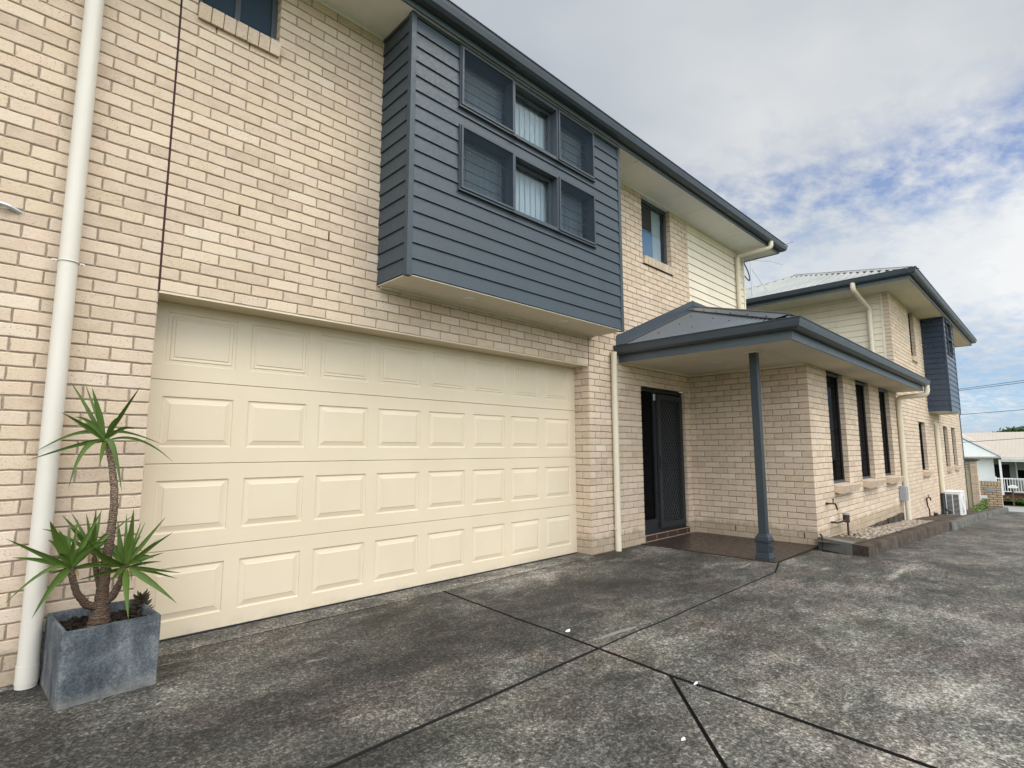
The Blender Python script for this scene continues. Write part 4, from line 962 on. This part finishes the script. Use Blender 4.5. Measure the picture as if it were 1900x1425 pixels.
b.add([(cx+.235*cos(2*pi*k/n), ay0-.002, cz+.235*sin(2*pi*k/n)) for k in range(n)], [tuple(range(n))]); b.build('fan_opening', 'dark', ac)
b = MB()
for R in (.06, .10, .14, .18, .22, .24): b.tube([(cx+R*cos(2*pi*k/n), ay0-.01, cz+R*sin(2*pi*k/n)) for k in range(n+1)], .004, 5)
for k in range(8): b.tube([(cx, ay0-.01, cz), (cx+.24*cos(pi*k/4), ay0-.01, cz+.24*sin(pi*k/4))], .004, 5)
b.build('fan_guard', 'white', ac)
for x in (ax0+.1, ax1-.14): b = MB(); b.bbox(x, x+.05, ay0-.01, ay1+.01, az0-.085, az0, .004); b.build('foot', 'black', ac)
b = MB(); b.tube(arc([(17.72, WY-.05, .14), (17.70, WY-.06, -.1), (17.66, WY-.07, -.3), (17.62, WY-.06, kz2(17.6))], .1), .05, 10); b.tube(arc([(17.66, WY-.07, -.2), (17.60, WY-.14, -.3), (17.76, WY-.2, -.36)], .05), .016, 8); b.build('insulated_pipe', 'black', ac)

# ------------------------------------------------------------------ planter with yucca
pl = thing('planter', 'square slate grey concrete planter in front of the pale downpipe', 'planter', (-.19, -.31, 0))
px0, px1, py0, py1, ph_ = -.428, .036, -.562, -.045, .382
b = MB()
bm = bmesh.new()
o_ = [(-.412, -.564), (.036, -.541), (.012, -.035), (-.436, -.052)]; w_ = .026
R0 = [(x, y, .002) for x, y in o_]; R1 = [(x, y, ph_) for x, y in o_]
i_ = [(-.412+w_, -.564+w_), (.036-w_, -.541+w_), (.012-w_, -.035-w_), (-.436+w_, -.052-w_)]
R2 = [(x, y, ph_-.001) for x, y in i_]; R3 = [(x, y, ph_-.1) for x, y in i_]
vs_ = [bm.verts.new(p) for p in R0+R1+R2+R3]
for k in range(3):
    for i in range(4): bm.faces.new([vs_[k*4+i], vs_[k*4+(i+1) % 4], vs_[(k+1)*4+(i+1) % 4], vs_[(k+1)*4+i]])
bm.faces.new(vs_[0:4][::-1]); bmesh.ops.bevel(bm, geom=[e for e in bm.edges if min(v.co.z for v in e.verts) > ph_-.01 or abs(e.verts[0].co.z-e.verts[1].co.z) > .2], offset=.006, segments=2, affect='EDGES')
bmesh.ops.subdivide_edges(bm, edges=[e for e in bm.edges if e.calc_length() > .1], cuts=5, use_grid_fill=True)
r = random.Random(2)
for v in bm.verts: v.co += Vector((r.uniform(-1, 1), r.uniform(-1, 1), r.uniform(-1, 1)*(v.co.z > .01)))*.0012
bm.verts.index_update(); b.add([v.co[:] for v in bm.verts], [tuple(v.index for v in f.verts) for f in bm.faces]); bm.free(); b.build('pot', 'slate', pl)
b = MB(); n = 16; vs = []; r = random.Random(4)
for i in range(n+1):
    for j in range(n+1):
        vs.append((px0+.02+(px1-px0-.05)*i/n, py0+.025+(py1-py0-.06)*j/n, ph_-.055+r.uniform(-.010, .010)+.012*sin(i*.7)*cos(j*.5)))
b.add(vs, [(i*(n+1)+j, (i+1)*(n+1)+j, (i+1)*(n+1)+j+1, i*(n+1)+j+1) for i in range(n) for j in range(n)])
for i in range(160): pebble(b, (r.uniform(px0+.05, px1-.06), r.uniform(py0+.04, py1-.04), ph_-.045), r.uniform(.006, .018), r)
b.build('soil', 'soil', pl)

yu = thing('yucca', 'yucca with one tall bare stem and three low heads in the slate planter', 'plant', (-.22, -.31, .33))
def trunk(pts, rad, name):
    P = [Vector(p) for p in pts]; out = []; R = []
    for i in range(len(P)-1):
        for k in range(8):
            t = k/8; out.append(P[i].lerp(P[i+1], t)); R.append(.86*(rad[i]*(1-t)+rad[i+1]*t)*(1+.07*sin((i*8+k)*2.1)+random.uniform(-.02, .02)))
    out.append(P[-1]); R.append(rad[-1]); b = MB(); b.tube(out, R, 14); return b.build(name, 'bark', yu)
trunk([(-.222, -.31, .31), (-.221, -.31, .354), (-.22, -.31, .449), (-.215, -.31, .547), (-.209, -.31, .712), (-.2, -.31, .864), (-.196, -.31, .988), (-.203, -.31, 1.098), (-.226, -.31, 1.24), (-.251, -.31, 1.335), (-.265, -.305, 1.383)],
      [.078, .060, .041, .034, .029, .026, .024, .023, .020, .018, .016], 'trunk')
trunk([(-.228, -.31, .421), (-.291, -.34, .456), (-.342, -.37, .535), (-.372, -.38, .634), (-.379, -.38, .675)], [.028, .024, .021, .018, .016], 'branch')
trunk([(-.212, -.31, .442), (-.166, -.32, .48), (-.139, -.33, .552), (-.121, -.33, .64)], [.03, .025, .021, .017], 'branch')
trunk([(-.214, -.29, .498), (-.236, -.24, .584), (-.255, -.19, .687), (-.261, -.18, .725)], [.025, .019, .016, .014], 'branch')
LV = {"top": [[-0.264, -0.3, 1.377], [[[-0.354, -0.24, 1.558], [-0.444, -0.18, 1.727], 0.8], [[-0.315, -0.21, 1.556], [-0.365, -0.12, 1.724], 0.7], [[-0.307, -0.3, 1.536], [-0.351, -0.3, 1.684], 1.3], [[-0.202, -0.375, 1.541], [-0.139, -0.45, 1.693], 0.9], [[-0.374, -0.325, 1.46], [-0.484, -0.35, 1.53], 0.9], [[-0.376, -0.2, 1.422], [-0.565, -0.1, 1.305], 0.8], [[-0.384, -0.4, 1.353], [-0.611, -0.5, 1.265], 0.9], [[-0.368, -0.41, 1.327], [-0.436, -0.52, 1.105], 1.0], [[-0.289, -0.425, 1.314], [-0.314, -0.55, 1.238], 0.9], [[-0.23, -0.36, 1.327], [-0.183, -0.42, 1.077], 1.1], [[-0.087, -0.25, 1.38], [0.117, -0.2, 1.239], 0.6], [[-0.174, -0.2, 1.432], [0.079, -0.1, 1.35], 0.7]]],
 "left": [[-0.379, -0.38, 0.667], [[[-0.45, -0.43, 0.836], [-0.494, -0.48, 0.947], 1.3], [[-0.391, -0.355, 0.79], [-0.403, -0.33, 0.902], 0.6], [[-0.366, -0.32, 0.804], [-0.353, -0.26, 0.929], 0.7], [[-0.314, -0.33, 0.825], [-0.248, -0.28, 0.97], 0.9], [[-0.307, -0.405, 0.764], [-0.236, -0.43, 0.849], 0.9], [[-0.41, -0.32, 0.819], [-0.509, -0.26, 0.885], 0.9], [[-0.485, -0.43, 0.752], [-0.662, -0.48, 0.876], 1.0], [[-0.493, -0.37, 0.727], [-0.624, -0.36, 0.761], 0.9], [[-0.484, -0.43, 0.686], [-0.636, -0.48, 0.556], 0.7], [[-0.445, -0.48, 0.631], [-0.536, -0.58, 0.483], 1.3], [[-0.282, -0.33, 0.675], [-0.186, -0.28, 0.671], 0.7], [[-0.419, -0.33, 0.658], [-0.459, -0.28, 0.637], 0.5], [[-0.394, -0.305, 0.62], [-0.409, -0.23, 0.561], 0.5], [[-0.213, -0.33, 0.831], [-0.079, -0.28, 0.937], 0.5]]],
 "back": [[-0.261, -0.18, 0.717], [[[-0.339, -0.165, 0.837], [-0.417, -0.15, 0.944], 0.8], [[-0.317, -0.13, 0.842], [-0.372, -0.08, 0.955], 0.6], [[-0.282, -0.155, 0.836], [-0.304, -0.13, 0.943], 0.7], [[-0.263, -0.18, 0.849], [-0.264, -0.18, 0.969], 0.7], [[-0.243, -0.13, 0.841], [-0.225, -0.08, 0.953], 0.7], [[-0.234, -0.18, 0.769], [-0.207, -0.18, 0.809], 0.7], [[-0.36, -0.155, 0.794], [-0.458, -0.13, 0.86], 0.7], [[-0.325, -0.22, 0.807], [-0.388, -0.26, 0.885], 0.8], [[-0.193, -0.13, 0.774], [-0.125, -0.08, 0.82], 0.6]]],
 "right": [[-0.121, -0.33, 0.635], [[[-0.112, -0.355, 0.798], [-0.111, -0.38, 0.972], 1.4], [[-0.153, -0.315, 0.769], [-0.162, -0.3, 0.871], 1.0], [[-0.118, -0.27, 0.79], [-0.115, -0.21, 0.934], 0.7], [[-0.065, -0.255, 0.759], [-0.008, -0.18, 0.871], 0.5], [[-0.082, -0.29, 0.764], [-0.044, -0.25, 0.88], 0.5], [[-0.026, -0.33, 0.778], [0.068, -0.33, 0.908], 0.8], [[-0.014, -0.38, 0.736], [0.093, -0.43, 0.824], 0.8], [[-0.018, -0.305, 0.666], [0.084, -0.28, 0.685], 0.7], [[-0.018, -0.28, 0.635], [0.085, -0.23, 0.623], 0.6], [[0.011, -0.38, 0.608], [0.149, -0.43, 0.575], 0.7], [[0.005, -0.33, 0.592], [0.157, -0.33, 0.523], 0.7], [[-0.012, -0.43, 0.552], [0.114, -0.53, 0.422], 1.2], [[-0.13, -0.455, 0.547], [-0.129, -0.58, 0.393], 1.2], [[-0.238, -0.405, 0.715], [-0.332, -0.48, 0.832], 1.3], [[-0.165, -0.405, 0.622], [-0.209, -0.48, 0.597], 1.1], [[-0.228, -0.43, 0.633], [-0.366, -0.53, 0.631], 0.9], [[-0.245, -0.355, 0.665], [-0.369, -0.38, 0.684], 0.7], [[-0.022, -0.255, 0.702], [0.077, -0.18, 0.757], 0.5]]]}
def blade(b, A, Mi, B, w, r):
    """sword leaf: quadratic through A, Mi, B with a channelled section, widest near the middle"""
    A, Mi, B = Vector(A), Vector(Mi), Vector(B); Cc = Mi*2-(A+B)*.5; n = 12; vs = []
    side = (B-A).cross(Vector((r.uniform(-.35, .35), 1+r.uniform(-.2, .2), r.uniform(-.2, .5)))).normalized()
    for i in range(n+1):
        t = i/n; p = A*(1-t)**2+Cc*2*t*(1-t)+B*t*t; d = ((Cc-A)*(1-t)+(B-Cc)*t).normalized()
        s = (side-d*side.dot(d)).normalized(); nn = d.cross(s)
        if nn.y > 0: nn = -nn
        ww = w*(min(1, .42+1.9*t))*(min(1, (1-t)*1.75)**.85)+.0003
        vs += [p-s*ww, p-nn*ww*.42, p+s*ww]
    b.add(vs, [(i*3+k, i*3+k+1, i*3+k+4, i*3+k+3) for i in range(n) for k in (0, 1)], 0, True)
r = random.Random(8)
for k, (bp, ls) in LV.items():
    for mi, ti, w in ls:
        b = MB(); bp_ = Vector(bp)+Vector((r.uniform(-.008, .008), r.uniform(-.008, .008), r.uniform(-.012, .012)))
        blade(b, bp_, mi, ti, (.0135 if k == 'top' else .0150)*w, r); b.build('leaf', 'leaf', yu)
    for q in range(13 if k in ('left', 'right') else 6):
        b = MB(); a = r.uniform(0, 2*pi); el = r.uniform(.1, 1.35) if k != 'top' else r.uniform(.5, 1.4); l = r.uniform(.13, .25)
        d = Vector((cos(a)*cos(el), sin(a)*cos(el)*.8, sin(el))); tip = Vector(bp)+d*l+Vector((0, 0, -.05*cos(el)*l/.2)); tip.y = min(tip.y, -.02)
        blade(b, bp, Vector(bp)+d*l*.55+Vector((0, 0, .012)), tip, r.uniform(.008, .015), r); b.build('leaf', 'leaf', yu)
    for q in range(5):                                  # dead leaf bases under the head
        b = MB(); a = r.uniform(0, 2*pi); tip = Vector(bp)+Vector((cos(a)*.035, sin(a)*.035, -r.uniform(.05, .09))); blade(b, Vector(bp)+Vector((0, 0, -.01)), Vector(bp)+Vector((cos(a)*.03, sin(a)*.03, -.02)), tip, .008, r); b.build('dead_leaf', 'dry', yu)
al = thing('succulent', 'small dark spiky aloe at the right end of the slate planter', 'succulent', (-.01, -.2, .33))
b = MB(); b.tube([(-.01, -.21, .32), (-.005, -.21, .40)], .012, 8); b.build('stem', 'aloe', al)
for i in range(30):
    a = i*2.4; h = .335+.085*i/30; l = .075-.035*i/30; b = MB()
    c = Vector((-.005, -.21, h)); tip = c+Vector((cos(a)*l, sin(a)*l*.8, .02+.03*i/30)); blade(b, c, c.lerp(tip, .5)+Vector((0, 0, -.006)), tip, .012, r); b.build('leaf', 'aloe', al)

# scraps on the drive
def scrap(x, y, s, label, seed):
    r = random.Random(seed); b = MB(); n = 9
    R = [s*r.uniform(.5, 1.1) for _ in range(n)]; v = [(x+R[k]*cos(2*pi*k/n)*1.5, y+R[k]*sin(2*pi*k/n)*.6, gz(x)+.003+r.uniform(0, .006)) for k in range(n)]
    b.add([(x, y, .012)]+v+[(p[0], p[1], .001) for p in v], [(0, k+1, (k+1) % n+1) for k in range(n)]+[(k+1, (k+1) % n+1, n+(k+1) % n+1, n+k+1) for k in range(n)])
    b.build('paper_scrap', 'paper', label=label, category='litter', group='white scraps on the driveway')
scrap(2.392, -1.607, .026, 'white scrap just behind the crossing of the driveway joints', 1)
scrap(2.212, -2.69, .014, 'white scrap lying in the driveway joint by the fork', 2)
scrap(1.613, -2.934, .013, 'smallest white scrap, in the wedge between the two forked joints', 3)

# ------------------------------------------------------------------ end of the lot
rr = random.Random(9)
pi_ = thing('gate_pier', 'cream brick pier with a dark cap and a pale panel fence joined to it', 'pier', (25.6, -1.6, -1))
b = MB(); bricks(b, (25.5, -1.70, 0), (0, -1, 0), XN, 0, .20, -13*CH, .88, (), 0, rr, near=False); bricks(b, (25.5, -1.90, 0), (1, 0, 0), YN, .012, .36, -13*CH, .88, (), 0, rr, near=False)
b.box(25.52, 25.84, -1.88, -1.71, -1.1, .87, 1); b.build('pier', ['brick', 'mortar'], pi_)
b = MB(); b.bbox(25.42, 26.0, -1.97, .6, .885, .95, .01); b.build('cap', 'navy', pi_)
b = MB(); b.box(25.56, 25.60, -1.70, .6, -1.02, .42); b.box(25.54, 25.62, -1.70, .6, .42, .5); b.box(25.54, 25.62, -1.70, .6, .80, .86); b.box(25.54, 25.62, -1.70, -1.66, .5, .8); b.build('panel', 'beige', pi_)
b = MB()
for k in range(5): b.box(25.57, 25.58, -1.69, .6, .52+k*.06, .55+k*.06)
b.build('lattice', 'trim_cream', pi_)
lb = thing('letterbox_wall', 'low yellow brown brick letterbox wall with soldier course on top', 'letterbox', (27, -2.1, -1.05))
b = MB(); y0, y1 = -1.78, -2.40; zt = .085
bricks(b, (27, y0, 0), (0, -1, 0), XN, 0, -(y1-y0), -12*CH, -.09, (), 0, rr, near=False, gap=.010)
bricks(b, (27, y1, 0), (1, 0, 0), YN, .012, .36, -12*CH, -.09, (), 0, rr, near=False, gap=.010)
b.box(27.008, 27.35, y1+.008, y0, -1.1, zt-.01, 1)
for k in range(7):
    a = y0-k*.0886; b.box(27, 27.11, a-.0700, a, -.08, zt, 0)
for k in range(4): b.box(27.12+k*.088, 27.2+k*.088, y1, y1+.11, -.08, zt, 0)
b.build('brickwork', ['brick2', 'mortar2'], lb)
b = MB(); b.bbox(26.985, 27.0, -2.19, -1.97, -.30, -.16, .003); b.build('name_plate', 'greybox', lb)
b = MB(); b.bbox(26.985, 27.0, -1.98, -1.79, -.58, -.46, .003); b.build('letter_slot', 'white', lb)
r = random.Random(12)
def clump(name, cx, cy, cz, sx, sy, sz, n, ls, mt, parent=None, blob=True, **tags):
    b = MB()
    cen = [(r.gauss(0, .45), r.gauss(0, .45), r.uniform(-.6, .8)) for _ in range(max(4, n//60))]
    for i in range(n):
        q = cen[i % len(cen)]; p = Vector((cx+(q[0]+r.gauss(0, .22))*sx, cy+(q[1]+r.gauss(0, .22))*sy, cz+(q[2]+r.gauss(0, .2))*sz))
        u = Vector((r.uniform(-1, 1), r.uniform(-1, 1), r.uniform(-1, 1))).normalized(); v = u.orthogonal().normalized(); s = ls*r.uniform(.6, 1.3)
        b.add([p-u*s, p+v*s*.4, p+u*s, p-v*s*.4], [(0, 1, 2, 3)])
    return b.build(name, mt, parent, **tags)
clump('weeds', 24.0, -2.06, kz2(24)+.06, 1.6, .14, .10, 1500, .045, 'weed', kind='stuff', label='low green weeds growing behind the far end of the kerb', category='weeds')

# house across the street (front faces -X), ground there about -2.06
HZ = gz(45)
H3 = thing('weatherboard_house', 'white weatherboard cottage with pale pink roof and white veranda railing across the street', 'house', (48, -3, HZ))
b = MB(); b.box(47.2, 56, -14, 9, HZ+.45, .72); b.build('wall', 'greenwall', H3)
b = MB(); b.box(45.6, 45.75, -.92, .0, HZ+.5, .70); 
for k in range(12): b.box(45.585, 45.6, -.92, 0.0, HZ+.55+k*.17, HZ+.56+k*.17)
b.build('porch_wall', 'white_board', H3)
b = MB(); RX = 45.0                                     # gable over the porch at the left
b.add([(RX, -1.32, .80), (RX, 4.2, .80), (RX, 1.44, 2.62)], [(0, 1, 2)])
b.add([(RX+.05, -1.32, .72), (RX+.05, 4.2, .72), (RX+.05, 4.2, .80), (RX+.05, -1.32, .80)], [(0, 1, 2, 3)])
for k in range(9):
    z = .95+k*.17; hw = 2.76*(1-(z-.80)/1.82); 
    if hw > .1: b.box(RX-.012, RX, 1.44-hw, 1.44+hw, z, z+.012)
b.build('gable', 'white_board', H3)
b = MB()
for s in (1, -1):
    A = Vector((RX-.08, 1.44-s*2.95, .72)); B = Vector((RX-.08, 1.44, 2.70)); d = Vector((0, 0, .13)); e = Vector((.06, 0, 0))
    b.add([A, B, B+d, A+d, A+e, B+e, B+d+e, A+d+e], [(0, 1, 2, 3), (4, 5, 6, 7), (0, 1, 5, 4), (3, 2, 6, 7)])
b.build('barge_board', 'white', H3)
b = MB()
corrugated(b, (RX-.15, -15, .78), (0, 1, 0), (CS, 0, SN*1.0), 25, lambda u: (0, 4.35), amp=.005, pitch=.19, sub=4)
rfz = .78+4.35*SN
b.add([(RX-.15+4.35*CS, -15, rfz), (RX-.15+4.35*CS, 10, rfz), (57, 10, .7), (57, -15, .7)], [(0, 1, 2, 3)])
for s in (1, -1): b.add([(RX-.1, 1.44, 2.84), (RX-.1, 1.44-s*3.0, .80), (RX+4, 1.44-s*3.0, .80), (RX+4, 1.44, 2.84)], [(0, 1, 2, 3)])
b.build('roof', 'pink', H3)
b = MB(); b.sweep([(RX-.12, -1.35), (RX-.12, -15)][::-1], [(0, .66), (0, .80), (.1, .80), (.12, .70), (.06, .66)]); b.box(RX-.02, RX+.03, -14, -1.3, .52, .66); b.build('gutter', 'white', H3)
b = MB(); b.box(RX, 47.2, -14, 9, HZ+.1, HZ+.48); b.build('veranda_base', 'redbase', H3)
for y in (-1.26, -3.9, -6.6, -9.4): b = MB(); b.bbox(RX+.0, RX+.11, y-.055, y+.055, HZ+.45, .66, .01); b.build('veranda_post', 'white', H3)
b = MB(); b.box(RX+.02, RX+.08, -9.4, -.95, -.56, -.49); b.box(RX+.02, RX+.08, -9.4, -.95, -1.34, -1.29)
y = -1.0
while y > -9.4: b.box(RX+.035, RX+.065, y-.016, y+.016, -1.3, -.55); y -= .125
for y in (-.98, -2.5): b.box(RX, RX+.1, y-.05, y+.05, -1.5, -.42)
b.box(RX+.02, RX+.08, .05, .6, -.56, -.49); b.box(RX+.02, RX+.08, .05, .6, -1.34, -1.29)
for k in range(5): b.box(RX+.035, RX+.065, .1+k*.12, .13+k*.12, -1.3, -.55)
b.build('railing', 'white', H3)
b = MB(); rect_frame(b, 0, 1, 0, 1, 0, .01, .01)
def yz_window(y0, y1, z0, z1):
    b = MB(); x = 47.2
    for a, c, e, f in ((y0, y0+.07, z0, z1), (y1-.07, y1, z0, z1), (y0, y1, z1-.07, z1), (y0, y1, z0, z0+.07), ((y0+y1)/2-.03, (y0+y1)/2+.03, z0, z1)): b.box(x-.06, x-.001, a, c, e, f)
    w = b.build('window', 'white', H3); b = MB(); b.box(x-.03, x-.02, y0+.07, y1-.07, z0+.07, z1-.07); b.build('pane', 'glass_dark', w)
    b = MB(); b.box(x-.05, x-.035, y0+.07, y1-.07, z0+(z1-z0)*.52, z1-.07); b.build('roller_blind', 'greenwall', w)
yz_window(-3.1, -1.85, -.75, .62); yz_window(-6.5, -4.6, -.75, .62)
b = MB(); b.box(47.14, 47.2, -1.55, -.75, HZ+.5, .3); b.build('door', 'dark', H3)
clump('shrub', 44.2, -2.0, gz(44.2)+.16, .25, .55, .18, 500, .07, 'weed', label='low green shrub on the lawn in front of the veranda', category='shrub')
mbx = thing('mailbox', 'white curved top mailbox on a timber post on the lawn across the street', 'mailbox', (43., -1.83, gz(43)))
b = MB(); b.bbox(42.96, 43.04, -1.86, -1.78, gz(43)-.2, -1.03, .01); b.build('post', 'wood', mbx)
b = MB(); pr_ = [(-2.05, -.98), (-1.62, -.98), (-1.62, -.90), (-1.70, -.84), (-1.84, -.815), (-1.97, -.84), (-2.05, -.90)]; b.prism(pr_, 42.85, 43.2, 'x'); b.build('box', 'white', mbx)

# trees far behind the roofs
def tree(x, y, z, R, n, label):
    t = thing('tree', label, 'tree', (x, y, gz(60)), 'trees beyond the pink roof')
    b = MB(); b.tube([(x, y, gz(60)-.2), (x+.1, y, z-R*.6), (x, y+.1, z)], [.28, .2, .08], 8)
    for a in range(5): b.tube([(x, y, z-R*.7), (x+cos(a*1.3)*R*.5, y+sin(a*1.3)*R*.6, z)], [.1, .03], 6)
    b.build('trunk', 'wood', t)
    clump('crown', x, y, z, R, R*1.1, R*.6, n, .16, 'tree', t)
tree(72, -1.5, 2.75, 1.0, 3000, 'small dark tree top showing above the pink roof, nearest the frame edge')
tree(74, .2, 2.7, .9, 1400, 'lower tree top just visible left of the darker one above the pink roof')
# power lines
def line(y0, z0, y1, z1, label, x=35):
    b = MB(); s = (z1-z0)/(y1-y0); pts = []
    for k in range(-30, 31):
        y = k*1.; pts.append((x, y, z0+(y-y0)*s+.0016*((y-y0)*(y-y1))))
    b.tube(pts, .013, 5); b.build('power_line', 'wire', label=label, category='cable', group='power lines over the street')
line(-.773, 4.307, -3.111, 4.50, 'lower wire of the close pair of power lines in the sky')
line(-.773, 4.38, -3.111, 4.60, 'topmost power line, just above its close twin')
line(-.674, 3.066, -2.997, 3.189, 'single power line low in the sky, above the pink roof')
line(-.75, 1.66, -3.0, 1.83, 'lowest power line, crossing in front of the pink roof')
